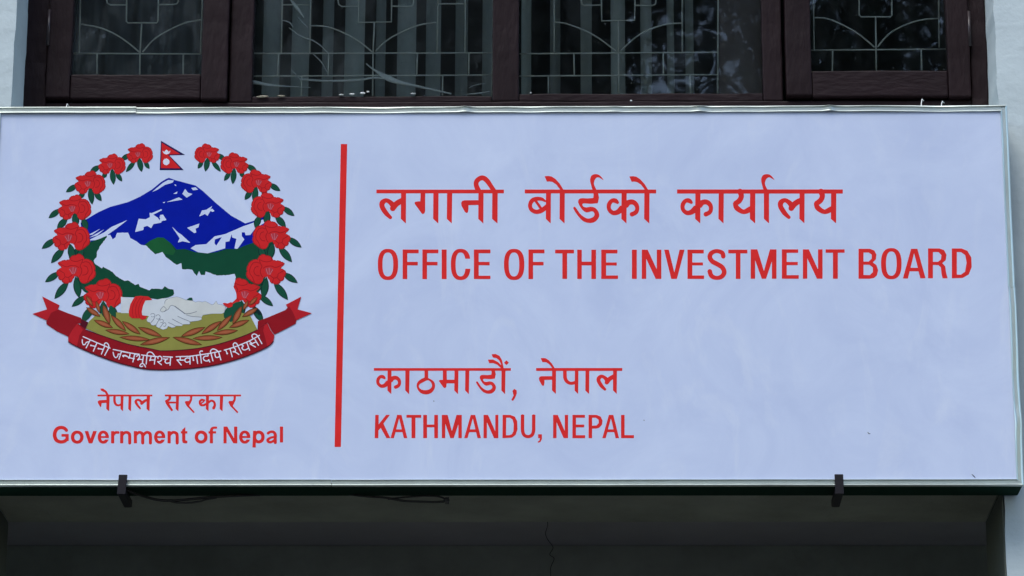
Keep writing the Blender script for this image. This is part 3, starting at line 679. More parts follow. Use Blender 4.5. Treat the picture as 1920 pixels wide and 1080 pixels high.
L3.poly([(1661, 164), (1691, 192), (1661, 221), (1632, 192)], ZG); L3.poly([(1755, 505), (1784, 525), (1786, 560), (1762, 620), (1738, 651), (1719, 640), (1747, 585), (1733, 532)], ZG)
h_ = .971
L3.rect(220, 1630, 349, 396, ZH); g_na(L3, tf(h_, 482-1420*h_, h_, 350-312*h_, ZH), h_*KH); L3.poly(FLAG, tf(.95, 295-350*.95, .95, 350-310*.95, ZH))
L3.stroke([(692, 372, 58), (691, 450, 60), (697, 520, 60), (728, 572, 56), (790, 600, 50), (875, 582, 54)], ZH, k=KH)
for a in ((855, 912, 908, 850), (1028, 1090, 1087, 1025)): L3.poly([(a[0], 372), (a[1], 372), (a[2], 775), (a[3], 718)], ZH)
g_la(L3, tf(h_, 1480-425*h_, h_, 350-312*h_, ZH), h_*KH)
L3.build('devanagari_place_name', M_RED, sign, .0012)

L4 = Sheet(); E1 = Z(690, 760, 7.111); E2 = Z(940, 760, 7.111)
L4.poly([(97, 127), (143, 127), (138, 437), (88, 437)], E1); L4.poly([(242, 127), (292, 127), (205, 243), (298, 437), (246, 437), (170, 300), (130, 345), (130, 268)], E1)
def let_A(s, dx, T):
    s.poly([(300+dx, 437), (388+dx, 127), (447+dx, 127), (524+dx, 437), (478+dx, 437), (458+dx, 357), (368+dx, 357), (345+dx, 437)], T); s.hole([(415+dx, 172), (450+dx, 320), (375+dx, 320)], T)
let_A(L4, 0, E1); L4.rect(512, 710, 127, 165, E1); L4.rect(580, 632, 127, 437, E1); L4.rect(736, 787, 127, 437, E1); L4.rect(883, 933, 127, 437, E1); L4.rect(770, 900, 256, 293, E1)
L4.rect(984, 1030, 127, 437, E1); L4.rect(1205, 1251, 127, 437, E1); L4.poly([(990, 127), (1062, 127), (1118, 345), (1143, 437), (1098, 437)], E1); L4.poly([(1180, 127), (1246, 127), (1143, 437), (1098, 437), (1118, 345)], E1)
let_A(L4, 982, E1); L4.rect(1540, 1585, 127, 437, E1); L4.rect(1697, 1738, 127, 437, E1); L4.poly([(1542, 127), (1600, 127), (1736, 437), (1680, 437)], E1)
L4.poly([(17, 127), (120, 127), (180, 150), (211, 210), (215, 320), (190, 395), (140, 431), (15, 437)], E2); L4.hole([(65, 165), (115, 165), (150, 190), (165, 250), (161, 345), (140, 385), (105, 399), (62, 398)], E2)
L4.stroke([(283, 127, 46), (282, 240, 46), (284, 340, 46), (305, 396, 44), (356, 417, 42), (408, 396, 44), (429, 340, 46), (431, 240, 46), (432, 127, 46)], E2, k=1/7.111)
L4.poly([(490, 386), (541, 386), (541, 450), (522, 487), (490, 500), (486, 484), (508, 468), (514, 437), (490, 437)], E2)
L4.rect(690, 736, 127, 437, E2); L4.rect(846, 890, 127, 437, E2); L4.poly([(694, 127), (752, 127), (888, 437), (830, 437)], E2); let_E(L4, 948, 1115, 1105, 1118, E2, 127, 437, 38, 256, 293, 39, 47)
L4.rect(1163, 1210, 127, 437, E2); L4.poly([(1163, 127), (1270, 127), (1325, 150), (1350, 205), (1342, 258), (1305, 298), (1262, 310), (1163, 310)], E2); L4.hole([(1210, 165), (1262, 165), (1296, 192), (1298, 236), (1270, 268), (1210, 271)], E2)
let_A(L4, 1046, E2); L4.rect(1596, 1643, 127, 437, E2); L4.rect(1596, 1768, 397, 437, E2)
L4.build('english_place_name', M_RED, sign, .0012)

L5 = Sheet(); H3 = Z(170, 720, 6.4); K5 = 1/6.4
L5.rect(82, 740, 127, 148, H3); L5.rect(890, 1805, 127, 148, H3)
def sm(a, b, c, d, y=299): L5.poly([(a, 138), (b, 138), (c, 328), (d, y)], H3)
sm(190, 228, 222, 187); L5.poly([(195, 189), (195, 226), (132, 228), (128, 268), (115, 276), (88, 230), (84, 208), (105, 194)], H3); L5.poly([(115, 54), (150, 54), (192, 85), (218, 132), (190, 132), (168, 100), (125, 79)], H3)
L5.stroke([(288, 138, 28), (285, 200, 30), (302, 244, 28), (336, 256, 22), (372, 238, 26)], H3, k=K5); sm(360, 395, 388, 358); sm(455, 490, 483, 450)
L5.stroke([(598, 298, 20), (562, 254, 28), (540, 212, 30), (562, 190, 27), (592, 198, 28), (615, 228, 30)], H3, k=K5); L5.stroke([(604, 240, 32), (645, 205, 32), (680, 188, 28)], H3, k=K5); sm(672, 712, 705, 670)
L5.stroke([(950, 138, 36), (946, 180, 30), (905, 206, 28)], H3, k=K5); L5.stroke([(903, 200, 26), (925, 240, 34), (980, 322, 24)], H3, k=K5); L5.stroke([(925, 222, 24), (1030, 222, 20)], H3, k=K5); sm(1025, 1061, 1053, 1020)
for dx in (0, 523): L5.poly([(1190+dx, 138), (1222+dx, 138), (1216+dx, 195), (1182+dx, 262), (1250+dx, 338), (1236+dx, 350), (1152+dx, 264), (1130+dx, 222), (1137+dx, 204), (1180+dx, 203), (1193+dx, 180)], H3)
sm(1384, 1420, 1414, 1382); L5.stroke([(1374, 196, 16), (1332, 190, 26), (1309, 214, 26), (1320, 248, 28), (1356, 254, 26), (1398, 232, 26)], H3, k=K5); L5.stroke([(1318, 236, 18), (1362, 206, 16)], H3, k=K5)
L5.stroke([(1408, 226, 26), (1446, 200, 26), (1480, 215, 26), (1489, 255, 30), (1472, 294, 34)], H3, k=K5); sm(1552, 1590, 1582, 1548)
L5.build('devanagari_government_text', M_RED, sign, .0012)

L6 = Sheet(); G4 = Z(80, 785, 7.385); G5 = Z(320, 785, 8.0); K4, K8 = 1/7.385, 1/8
L6.stroke([(334, 166, 42), (302, 133, 46), (246, 122, 46), (190, 150, 50), (165, 222, 52), (188, 294, 50), (246, 321, 46), (302, 312, 46), (338, 282, 44)], G4, k=K4); L6.rect(260, 361, 212, 249, G4); L6.rect(316, 361, 212, 308, G4)
L6.ring((390, 566, 165, 346), (438, 519, 207, 304), G4, 2.1); L6.poly([(581, 171), (632, 171), (663, 275), (699, 171), (751, 171), (687, 341), (638, 341)], G4)
def let_e(x, T, s=1.0, y=165, yo=0):
    L6.ring((x, x+155*s, y, y+181*s), (x+45*s, x+109*s, y+38*s, y+142*s), T, 2.1); L6.rect(x+30*s, x+152*s, y+76*s, y+102*s, T); L6.hole([(x+90*s, y+103*s), (x+170*s, y+103*s), (x+170*s, y+124*s), (x+90*s, y+124*s)], T)
let_e(762, G4); L6.rect(947, 991, 172, 341, G4); L6.stroke([(972, 238, 38), (990, 204, 38), (1020, 189, 36), (1049, 192, 38)], G4, k=K4)
def arch(x0, x1, T, k, w=44, y0=172, y1=341): L6.stroke([(x0, 235, 36), (x0+26, 202, 38), ((x0+x1)/2+8, 188, 38), (x1-8, 206, w), (x1, 248, w), (x1, 300, w), (x1, y1, w)], T, k=k)
for dx in (0, 657): L6.rect(1072+dx, 1116+dx, 172, 341, G4); arch(1096+dx, 1205+dx, G4, K4)
L6.rect(1262, 1306, 172, 341, G4); arch(1285, 1385, G4, K4, 43); arch(1390, 1492, G4, K4, 43); let_e(1542, G4)
L6.poly([(172, 165), (220, 125), (220, 318), (232, 330), (250, 328), (250, 366), (215, 371), (183, 362), (172, 335)], G5); L6.rect(152, 251, 188, 222, G5)
L6.ring((360, 553, 178, 372), (411, 502, 224, 326), G5, 2.1); L6.rect(587, 634, 165, 369, G5); L6.stroke([(610, 205, 46), (614, 160, 44), (640, 137, 36), (688, 134, 34)], G5, k=K8); L6.rect(567, 681, 188, 222, G5)
L6.rect(792, 839, 118, 369, G5); L6.rect(951, 999, 118, 369, G5); L6.poly([(796, 118), (848, 118), (995, 369), (940, 369)], G5); let_e(1027, G5, 1.085, 178)
L6.poly([(1236, 182), (1280, 182), (1276, 432), (1226, 432)], G5); L6.ring((1236, 1409, 178, 370), (1282, 1359, 224, 324), G5, 2.1)
L6.stroke([(1455, 222, 40), (1492, 199, 38), (1540, 199, 40), (1568, 235, 46), (1568, 300, 46), (1570, 366, 46)], G5, k=K8); L6.stroke([(1575, 272, 30), (1500, 285, 34), (1455, 318, 42), (1474, 350, 38), (1520, 346, 36), (1565, 312, 34)], G5, k=K8)
L6.rect(1638, 1686, 118, 356, G5); L6.build('english_government_text', M_RED, sign, .0012)

Sheet().poly([(639, 270), (651, 270), (639.2, 838), (627.3, 838)]).build('divider_bar', M_RED, sign, .0012)

# ------------------------------------------------------------------ emblem
emb = empty('emblem', (0, 0, 0), sign)
tag(emb, 'round emblem with red flowers, blue mountain, handshake and ribbon')
Z1 = Z(40, 240, 4.5); Z2 = Z(300, 240, 4.5); Z3 = Z(40, 460, 4.5); Z4 = Z(300, 460, 4.5); ZR = Z(230, 540, 9.143); ZF = Z(290, 255, 15.43)
def mp(T, pts): return [T(*p) for p in pts]
def area_part(name, pts, material, lift, smooth=0, holes=()):
    s = Sheet().poly(pts, None, smooth)
    for h in holes: s.hole(h)
    return s.build(name, material, emb, lift)
area_part('mountain', mp(Z1, [(500, 800), (545, 772), (650, 710), (750, 665), (900, 625), (1000, 580), (1100, 520), (1180, 455), (1225, 428), (1245, 420)]) + mp(Z2, [(130, 440), (300, 485), (360, 530), (480, 640), (600, 740), (720, 805), (800, 780), (900, 730), (930, 1000), (600, 1060), (100, 1060)]) + mp(Z1, [(1000, 1000), (600, 960), (520, 960)]), M_BLUE, .0010)
snow = Sheet()
for T, P in ((Z1, [(1100, 542), (1150, 500), (1195, 462), (1240, 438), (1288, 442), (1275, 462), (1210, 480), (1150, 520)]), (Z1, [(1280, 556), (1318, 535), (1312, 555)]), (Z1, [(1222, 627), (1330, 585), (1362, 604)]), (Z1, [(1288, 478), (1305, 478), (1308, 492)]), (Z1, [(1190, 628), (1215, 622), (1205, 634)]),
             (Z1, [(960, 878), (990, 765), (1050, 770), (1085, 752), (1082, 715), (1100, 718), (1182, 684), (1187, 694), (1112, 732), (1150, 755), (1182, 798), (1115, 810), (1095, 845), (1062, 825), (1032, 835), (1030, 860)]), (Z1, [(1163, 752), (1197, 732), (1223, 776), (1205, 782)]),
             (Z1, [(560, 905), (672, 846), (600, 900)]), (Z1, [(570, 926), (705, 852), (640, 905)]), (Z1, [(560, 950), (620, 920), (700, 880), (760, 835), (897, 775), (800, 850), (730, 900), (750, 925), (650, 945)]),
             (Z2, [(188, 556), (212, 514), (237, 546), (276, 556), (226, 588)]), (Z2, [(263, 506), (300, 500), (322, 520), (280, 526)]), (Z2, [(330, 747), (355, 695), (390, 690), (442, 657), (425, 688), (440, 680), (460, 700), (445, 708), (425, 700), (400, 742), (380, 725)]),
             (Z2, [(228, 842), (332, 806), (325, 838), (300, 848), (306, 882), (288, 887)]), (Z2, [(98, 828), (150, 880), (182, 900), (257, 970), (190, 955), (150, 966), (166, 930)]), (Z2, [(0, 735), (22, 730), (55, 775), (30, 780), (0, 795)]),
             (Z2, [(258, 1015), (300, 987), (390, 980), (460, 915), (550, 895), (700, 830), (800, 795), (880, 770), (880, 800), (800, 852), (762, 902), (722, 905), (715, 880), (690, 880), (690, 912), (712, 940), (652, 1022), (628, 1015), (645, 935), (610, 925), (605, 895), (585, 955), (552, 962), (550, 1015), (400, 1058), (320, 1048)])):
    snow.poly(P, T)
snow.hole([(460, 975), (462, 940), (522, 920), (500, 955), (475, 992)], Z2)
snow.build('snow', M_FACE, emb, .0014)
area_part('green_hills', mp(Z1, [(1040, 985), (1090, 948), (1150, 922), (1200, 925), (1260, 970), (1310, 1025)]) + mp(Z2, [(210, 1020), (300, 1048), (400, 1058), (480, 1046), (560, 1020), (650, 1020), (720, 990), (780, 970), (860, 950), (960, 940)]) + mp(Z4, [(965, 50), (900, 250), (850, 345), (800, 390), (640, 320), (300, 290), (0, 190), (-100, 80)]), M_GREEN, .0018)
area_part('pale_hill', mp(Z1, [(1042, 986), (1090, 948), (1150, 922), (1200, 925), (1258, 970), (1300, 1040), (1280, 1072), (1200, 1060), (1120, 1050)]), M_HILL, .0020, 0)  # small hill printed in a lighter green
area_part('green_lowland', mp(Z1, [(500, 960), (580, 962), (660, 935), (722, 908), (725, 930), (672, 985)]) + mp(Z3, [(670, 20), (660, 120), (760, 190), (870, 270), (1000, 320), (1100, 345), (1150, 365), (1190, 368), (1210, 345), (1240, 363), (1283, 374), (1290, 405), (1280, 422), (1240, 440), (1150, 456), (1050, 440), (850, 436), (700, 440), (560, 400), (495, 330), (400, 100)]), M_GREEN, .0018)
TOPM = mp(Z1, [(722, 910), (750, 900), (770, 940), (795, 922), (808, 885), (900, 882), (920, 930), (970, 955), (1010, 985), (1050, 990), (1090, 1030), (1130, 1065), (1190, 1045)])
# the map's outline is jagged: add small teeth between the traced points
def jag(pts, amp, seed):
    r = random.Random(seed); out = []
    for a, b in zip(pts, pts[1:]):
        n = max(1, int(math.dist(a, b)/3.0)); out.append(a)
        for k in range(1, n): out.append((a[0]+(b[0]-a[0])*k/n+r.uniform(-amp, amp), a[1]+(b[1]-a[1])*k/n+r.uniform(-amp, amp)))
    return out+[pts[-1]]
MAP = TOPM + mp(Z4, [(50, 100), (140, 165), (180, 150), (185, 200), (270, 205), (310, 260), (330, 215), (345, 250), (380, 250), (385, 220), (480, 255), (580, 250), (630, 240), (640, 270), (620, 350), (642, 400), (645, 450), (610, 482), (540, 500), (520, 540), (300, 520), (120, 470)]) + \
      mp(Z3, [(1290, 430), (1288, 400), (1285, 375), (1240, 365), (1210, 345), (1190, 370), (1100, 365), (1080, 380), (1000, 350), (990, 325), (960, 335), (900, 295), (870, 300), (800, 260), (770, 225), (690, 180), (680, 195), (620, 155), (610, 130), (635, 100), (640, 50), (660, 20)]) + mp(Z1, [(640, 1060), (660, 1000), (720, 925)])
# leaves of the wreath, listed round each flower (base, tip, width), in the frame of the flower
FL_L = [(Z1, 1000, 212, 220), (Z1, 765, 303, 230), (Z1, 580, 458, 260), (Z1, 450, 668, 280), (Z1, 422, 912, 315), (Z3, 462, 197, 330), (Z3, 690, 405, 330)]
FL_R = [(Z2, 398, 212, 215), (Z2, 628, 295, 235), (Z2, 812, 448, 260), (Z2, 910, 648, 285), (Z2, 940, 900, 320), (Z4, 895, 202, 335), (Z4, 690, 400, 330)]
LV = [[((965, 272), (882, 373), 40), ((990, 245), (1016, 372), 50), ((1035, 275), (1081, 346), 38), ((925, 215), (835, 275), 44)],
      [((765, 340), (779, 480), 50), ((795, 370), (851, 452), 40), ((670, 315), (575, 378), 48), ((720, 370), (685, 425), 40)],
      [((480, 475), (375, 541), 48), ((580, 495), (598, 647), 54), ((615, 530), (677, 617), 48), ((535, 530), (485, 600), 44)],
      [((335, 680), (229, 761), 50), ((390, 755), (300, 855), 58), ((450, 710), (465, 840), 62), ((515, 755), (557, 860), 58)],
      [((295, 930), (171, 1019), 54), ((365, 1005), (250, 1142), 62), ((410, 975), (440, 1130), 66), ((520, 1010), (480, 1110), 60)],
      [((330, 222), (199, 311), 56), ((400, 300), (279, 453), 64), ((458, 260), (488, 445), 68), ((490, 320), (575, 410), 40)],
      [((550, 420), (424, 519), 54), ((600, 510), (509, 658), 64), ((690, 470), (700, 620), 74), ((755, 500), (792, 640), 76)]]
PRO = [(35, 345), (70, 310), (125, 290), (180, 260), (260, 262), (340, 245), (400, 160), (460, 130), (530, 122), (600, 85), (680, 115), (730, 170), (755, 232), (850, 230), (910, 260), (960, 290), (1010, 370), (1050, 480), (1035, 540), (1060, 610), (1052, 670), (1010, 740), (960, 780), (900, 830), (820, 880), (720, 892), (650, 840), (615, 740), (580, 700), (500, 682), (440, 770), (400, 850), (340, 865), (280, 895), (180, 870), (140, 810), (60, 770), (50, 700), (10, 640), (0, 560), (60, 500), (140, 470), (120, 430)]
LINES = [[(395, 170), (388, 255), (500, 292), (620, 272), (715, 225)], [(715, 230), (682, 330), (640, 420), (685, 520), (660, 640), (612, 705)], [(70, 345), (200, 420), (300, 440), (380, 405), (520, 415), (610, 465)], [(60, 520), (160, 585), (205, 610), (230, 700), (330, 722), (440, 640)], [(735, 410), (820, 440), (855, 550), (800, 645), (700, 665)], [(870, 310), (950, 440), (962, 600), (890, 705), (840, 850)], [(150, 800), (230, 720)], [(700, 330), (780, 300), (880, 320)], [(360, 850), (330, 725)]]
def leaf(p, q, wd, T, lift):
    p, q = T(*p), T(*q); s = 1/4.5
    o = Sheet().poly(lens(p, q, (wd)*s)).build('leaf', M_LEAFD, emb, lift)
    c = np.array(p)*.5+np.array(q)*.5; k = .93
    a, b = c+(np.array(p)-c)*k, c+(np.array(q)-c)*k; e = (b-a)/np.hypot(*(b-a)); n = np.array([-e[1], e[0]]); g_ = .55
    ln = lens(a, b, wd*s*.76); h1 = [v for v in ln]
    # two halves either side of a dark midrib
    Sheet().poly([v for v in ln]).hole([tuple(a-n*.28), tuple(b-n*.12), tuple(b+n*.12), tuple(a+n*.28)]).build('leaf_blade', M_LEAF, emb, lift+.00035)
proto = {}
def flower(T, cx, cy, wd, mirror, lift):
    k = wd/309*(1/15.43); c = np.array(T(cx, cy)); sx = -1 if mirror else 1
    U = lambda x, y: (c[0]+(x-530)*k*sx, c[1]+(y-490)*k)
    ruffle = []
    for (ax, ay), (bx, by) in zip(PRO, PRO[1:]+PRO[:1]):
        ex, ey = bx-ax, by-ay; L_ = math.hypot(ex, ey)
        ruffle += [(ax, ay), ((ax+bx)/2+ey/L_*13, (ay+by)/2-ex/L_*13)]
    Sheet().poly(ruffle, U, 2).build('flower', M_FLOWD, emb, lift)
    inner = [(530+(x-530)*.955, 490+(y-490)*.95) for x, y in ruffle]
    s = Sheet().poly(inner, U, 2)
    s.build('petals', M_FLOW, emb, lift+.0003)
    s = Sheet()
    for l in LINES: s.stroke(l, U, 20, 4, k=k)
    s.build('petal_edges', M_FLOWD, emb, lift+.0006)
    Sheet().poly([(330, 500), (380, 452), (450, 440), (540, 455), (560, 520), (520, 600), (450, 640), (390, 600)], U).build('flower_heart', M_FLOWP, emb, lift+.0009)
    s = Sheet()
    for l in ([(350, 500), (390, 560), (430, 640)], [(450, 450), (445, 540), (450, 640)], [(530, 470), (505, 550), (480, 630)]): s.stroke(l, U, 17, 3, k=k)
    s.build('stamens', M_STAM, emb, lift+.0012)
for side, FL in ((0, FL_L), (1, FL_R)):
    for i, (T, cx, cy, wd) in enumerate(FL):
        Tl, lx, ly, lw = FL_L[i]; last = side == 1 and i == 6; base = .0022 if not last else .0021
        for p, q, lwd in LV[i]:
            if side: f = wd/lw; p, q = [(cx-(v[0]-lx)*f, cy+(v[1]-ly)*f) for v in (p, q)]
            leaf(p, q, lwd, T, base)
for side, FL in ((0, FL_L), (1, FL_R)):
    for i, (T, cx, cy, wd) in enumerate(FL):
        flower(T, cx, cy, wd, bool(side), .0029 if not (side and i == 6) else .0026)
mapb = jag(MAP+[MAP[0]], .45, 3)[:-1]
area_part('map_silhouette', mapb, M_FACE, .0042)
# leaves showing in front of the lowest blossom
# olive field
OL = mp(Z3, [(545, 702), (572, 640), (625, 592), (700, 566), (810, 565), (960, 570), (1170, 580)]) + mp(Z4, [(350, 592), (450, 577), (540, 570), (640, 560), (720, 575), (765, 600), (822, 712), (700, 765), (500, 832), (300, 873), (100, 890)]) + mp(Z3, [(1170, 892), (1100, 876), (900, 836), (700, 770)])
area_part('olive_field', OL, M_OLIVE, .0046)
area_part('leaf', mp(Z4, [(540, 610), (535, 570), (570, 520), (640, 480), (690, 470), (680, 540), (640, 600), (600, 650)]), M_LEAF, .0050)
for P in ([(680, 480), (700, 475), (720, 560), (715, 610), (690, 600), (672, 560)], [(755, 505), (790, 540), (800, 590), (790, 620), (745, 570), (740, 530)], [(560, 535), (600, 560), (575, 610), (510, 658), (512, 610), (530, 570)]):
    area_part('leaf', mp(Z3, P), M_LEAF, .0050, 2)
area_part('petal_tip', mp(Z4, [(528, 492), (540, 485), (570, 490), (600, 478), (615, 490), (610, 515), (580, 528), (555, 515)]), M_FLOW, .0052)
# hands
area_part('hand', mp(ZR, [(-30, 150), (40, 162), (185, 182), (130, 300), (105, 430), (-30, 430)]), M_HAND, .0054)
HD = [(385, 215), (560, 205), (680, 178), (780, 178), (920, 150), (985, 165), (1050, 190), (1100, 212), (1190, 215), (1250, 242), (1300, 225), (1360, 241), (1420, 230), (1480, 262), (1540, 287), (1575, 262), (1602, 222), (1630, 275), (1690, 285), (1765, 320), (1740, 420), (1700, 438), (1520, 440), (1380, 460), (1350, 500), (1352, 540), (1290, 562), (1150, 580), (1162, 600), (1140, 622), (1040, 622), (1010, 652), (920, 650), (895, 672), (840, 680), (780, 655), (760, 692), (690, 714), (640, 690), (600, 676), (570, 650), (560, 625), (540, 642), (490, 632), (470, 592), (430, 582), (410, 550), (450, 480), (335, 466), (328, 400), (350, 300)]
area_part('hand', mp(ZR, HD), M_HAND, .0056)
area_part('hand', mp(ZR, [(725, 260), (740, 205), (780, 180), (920, 153), (1050, 194), (1190, 220), (1250, 246), (1360, 245), (1420, 234), (1540, 290), (1600, 230), (1630, 280), (1758, 324), (1736, 416), (1520, 436), (1380, 456), (1330, 492), (1200, 485), (1080, 450), (1000, 392), (890, 312), (840, 296), (812, 315), (785, 362), (740, 385), (700, 408), (660, 398), (650, 370), (690, 315)]), M_HANDW, .0058)
s = Sheet()
for l, wd in (([(700, 312), (650, 368), (655, 398), (692, 410), (738, 382), (742, 350), (702, 314)], 7), ([(718, 270), (730, 220), (775, 185)], 7), ([(712, 408), (740, 388), (785, 362), (808, 318), (840, 297), (890, 312)], 8), ([(890, 310), (1000, 390), (1070, 443)], 15), ([(1070, 443), (1160, 436), (1272, 402)], 9), ([(1090, 460), (1180, 486), (1310, 496), (1345, 500)], 8),
              ([(940, 482), (1040, 530), (1150, 572)], 9), ([(848, 530), (940, 580), (1030, 626)], 9), ([(780, 590), (850, 620), (912, 655)], 8), ([(552, 490), (530, 540), (482, 595)], 9), ([(642, 525), (600, 580), (572, 645)], 9), ([(695, 600), (670, 640), (635, 682)], 9)):
    s.stroke(l, ZR, wd, 4, k=1/9.143)
for cx, cy, a, b in ((515, 466, 38, 30), (606, 496, 38, 38), (668, 566, 30, 28), (718, 626, 26, 32)):
    s.stroke([(cx+a*math.cos(t), cy+b*math.sin(t)) for t in np.linspace(-2.9, 2.4, 12)], ZR, 8, 2, k=1/9.143)
s.stroke([HD[i] for i in range(3, 21)], ZR, 5, 2, k=1/9.143); s.stroke([HD[i] for i in range(24, 47)], ZR, 5, 2, k=1/9.143)
s.build('hand_lines', M_LINE, emb, .0062)
area_part('bangles', mp(ZR, [(215, 145), (300, 135), (440, 145), (512, 205), (390, 215), (350, 300), (328, 400), (333, 466), (420, 482), (392, 530), (335, 546), (290, 520), (160, 520), (112, 480), (103, 400), (130, 280), (180, 190)]), M_FLOW, .0064)
s = Sheet()
for dx in (0, 55, 105): s.stroke([(250+dx, 160), (190+dx, 270), (165+dx, 390), (185+dx, 510)], ZR, 9, 4, k=1/9.143)
s.build('bangle_lines', M_FLOWD, emb, .0067)
area_part('tuft', mp(ZR, [(1090, 200), (1150, 165), (1190, 165), (1205, 215), (1150, 212)]), M_GREEN, .0053)
# wheat
WH = [(Z3, l) for l in (((545, 425), (605, 515), 34), ((630, 470), (662, 572), 34), ((545, 522), (668, 602), 46), ((690, 498), (746, 668), 56), ((610, 630), (775, 696), 48), ((755, 588), (884, 724), 50), ((706, 714), (914, 748), 46), ((848, 638), (1008, 752), 52), ((982, 690), (1188, 770), 52), ((826, 774), (1090, 796), 46), ((998, 840), (1256, 776), 52))] + \
     [(Z4, l) for l in (((104, 774), (357, 840), 52), ((272, 786), (530, 776), 46), ((174, 770), (384, 690), 52), ((348, 750), (520, 637), 52), ((444, 746), (660, 718), 46), ((480, 722), (608, 586), 50), ((582, 694), (756, 630), 48), ((612, 668), (692, 510), 54), ((692, 604), (828, 528), 46), ((702, 545), (742, 468), 34), ((752, 505), (822, 436), 34))]
for T, (p, q, wd) in WH:
    p, q = np.array(T(*p)), np.array(T(*q)); c = (p+q)/2
    Sheet().poly(lens(p, q, wd/4.5)).build('grain', M_WHEATD, emb, .0068)
    Sheet().poly(lens(c+(p-c)*.90, c+(q-c)*.90, wd/4.5*.74)).build('grain_body', M_WHEAT, emb, .0071)
    Sheet().poly(lens(c+(p-c)*.6, c+(q-c)*.6, wd/4.5*.38)).build('grain_light', M_WHEATL, emb, .0074)
# ribbon
area_part('ribbon_tail', mp(Z3, [(175, 430), (322, 505), (305, 548), (300, 560), (225, 625), (210, 632), (93, 578), (217, 540)]), M_RIBB, .0068)
area_part('ribbon_tail', mp(Z4, [(1192, 432), (1160, 540), (1282, 572), (1150, 632), (1110, 590), (1062, 500)]), M_RIBB, .0068)
area_part('ribbon_fold', mp(Z3, [(232, 610), (250, 570), (312, 540), (400, 575), (505, 612), (505, 655), (470, 662), (430, 720), (400, 772), (300, 725), (212, 665), (210, 640)]), M_RIB, .0070)
area_part('ribbon_fold', mp(Z4, [(825, 640), (900, 612), (1000, 570), (1060, 545), (1088, 512), (1120, 560), (1150, 632), (1145, 660), (1060, 705), (965, 752), (940, 720), (905, 650), (830, 705)]), M_RIB, .0070)
area_part('ribbon_dark_patch', mp(Z3, [(498, 618), (566, 650), (540, 712), (495, 690)]), M_RIBD, .0066)  # dark red patches of the printed ribbon
area_part('ribbon_dark_patch', mp(Z4, [(826, 640), (905, 612), (908, 652), (822, 712)]), M_RIBD, .0066)
BAN = mp(Z3, [(478, 660), (545, 712), (700, 767), (900, 832), (1100, 873), (1170, 888)]) + mp(Z4, [(100, 887), (300, 870), (500, 830), (700, 765), (820, 712), (905, 655), (935, 720), (966, 762), (957, 808), (900, 860), (700, 945), (450, 1012), (200, 1043), (0, 1050)]) + mp(Z3, [(1080, 1046), (1000, 1035), (800, 985), (600, 912), (450, 845), (395, 812), (395, 775), (430, 715)])
area_part('ribbon_banner', BAN, M_RIB, .0078)
area_part('ribbon_turn', mp(Z3, [(470, 662), (500, 690), (520, 712), (490, 760), (470, 850), (395, 812), (397, 772), (430, 715)]), M_RIBB, .0081)
area_part('ribbon_turn', mp(Z4, [(905, 658), (880, 675), (870, 720), (890, 790), (905, 855), (956, 806), (964, 762), (935, 720)]), M_RIBB, .0081)
s = Sheet(); s.stroke([(395, 812), (450, 845), (600, 912), (800, 985), (1000, 1035), (1080, 1046), (1170, 1050)], Z3, 9, 5, k=1/4.5); s.stroke([(0, 1050), (200, 1043), (450, 1012), (700, 945), (900, 860), (957, 808)], Z4, 9, 5, k=1/4.5)
s.stroke([(545, 714), (700, 769), (900, 834), (1100, 875), (1170, 890)], Z3, 8, 5, k=1/4.5); s.stroke([(0, 890), (100, 889), (300, 872), (500, 832), (700, 767), (820, 714)], Z4, 8, 5, k=1/4.5)
s.build('ribbon_edge', M_RIBD, emb, .0084)
# motto
mo = Sheet(); M1 = Z(130, 600, 10.8); M2 = Z(230, 630, 15.425); M3 = Z(320, 620, 13.5); M4 = Z(410, 600, 10.8)
def ms(T, k, lines, wd=2.0):
    for l in lines: mo.stroke(l, T, wd*k, 4, k=1/k, round_end=True)
def knob(T, x, y, k): mo.ell(x-1.6*k, x+1.6*k, y-1.6*k, y+1.6*k, T)
ms(M1, 10.8, [[(280, 337), (560, 460)], [(560, 460), (825, 570)], [(262, 398), (264, 460), (285, 500), (320, 492), (345, 452), (400, 440)], [(420, 410), (340, 565)], [(440, 515), (535, 535)], [(555, 470), (487, 630)], [(590, 580), (685, 595)], [(712, 540), (650, 690)], [(800, 560), (717, 715)], [(705, 525), (712, 482), (750, 462), (790, 497), (802, 560)],
               [(890, 597), (1296, 680)], [(888, 655), (905, 730), (945, 762), (982, 725), (990, 692), (1035, 690)], [(1055, 640), (1005, 792)], [(1095, 725), (1140, 728), (1210, 760)]])
for x, y in ((437, 515), (588, 578), (1092, 725)): knob(M1, x, y, 10.8)
ms(M2, 15.425, [[(0, 455), (240, 495), (480, 530)], [(0, 570), (80, 560), (160, 610)], [(540, 548), (760, 575), (1000, 600)], [(215, 510), (195, 625)], [(180, 625), (335, 660)], [(348, 525), (295, 750)], [(352, 535), (420, 525), (475, 550), (490, 605), (455, 665)], [(398, 590), (440, 565)], [(455, 665), (570, 685)], [(602, 560), (572, 780)],
                [(570, 782), (512, 828), (500, 868), (535, 885), (580, 872)], [(575, 785), (630, 838), (662, 900)], [(702, 565), (680, 812)], [(702, 560), (722, 490), (785, 462), (860, 490), (930, 582)], [(820, 590), (800, 692)], [(790, 692), (930, 695)], [(945, 592), (915, 815)], [(1022, 650), (1022, 602), (1080, 585), (1130, 632), (1125, 695), (1070, 738), (1015, 745)], [(1012, 742), (1120, 830)],
                [(1170, 595), (1440, 612)], [(1185, 662), (1260, 672), (1300, 662)], [(1255, 680), (1225, 740), (1270, 788), (1372, 770)], [(1388, 605), (1370, 845)]])
for x, y in ((20, 590), (180, 628), (445, 685), (790, 702)): knob(M2, x, y, 15.4)
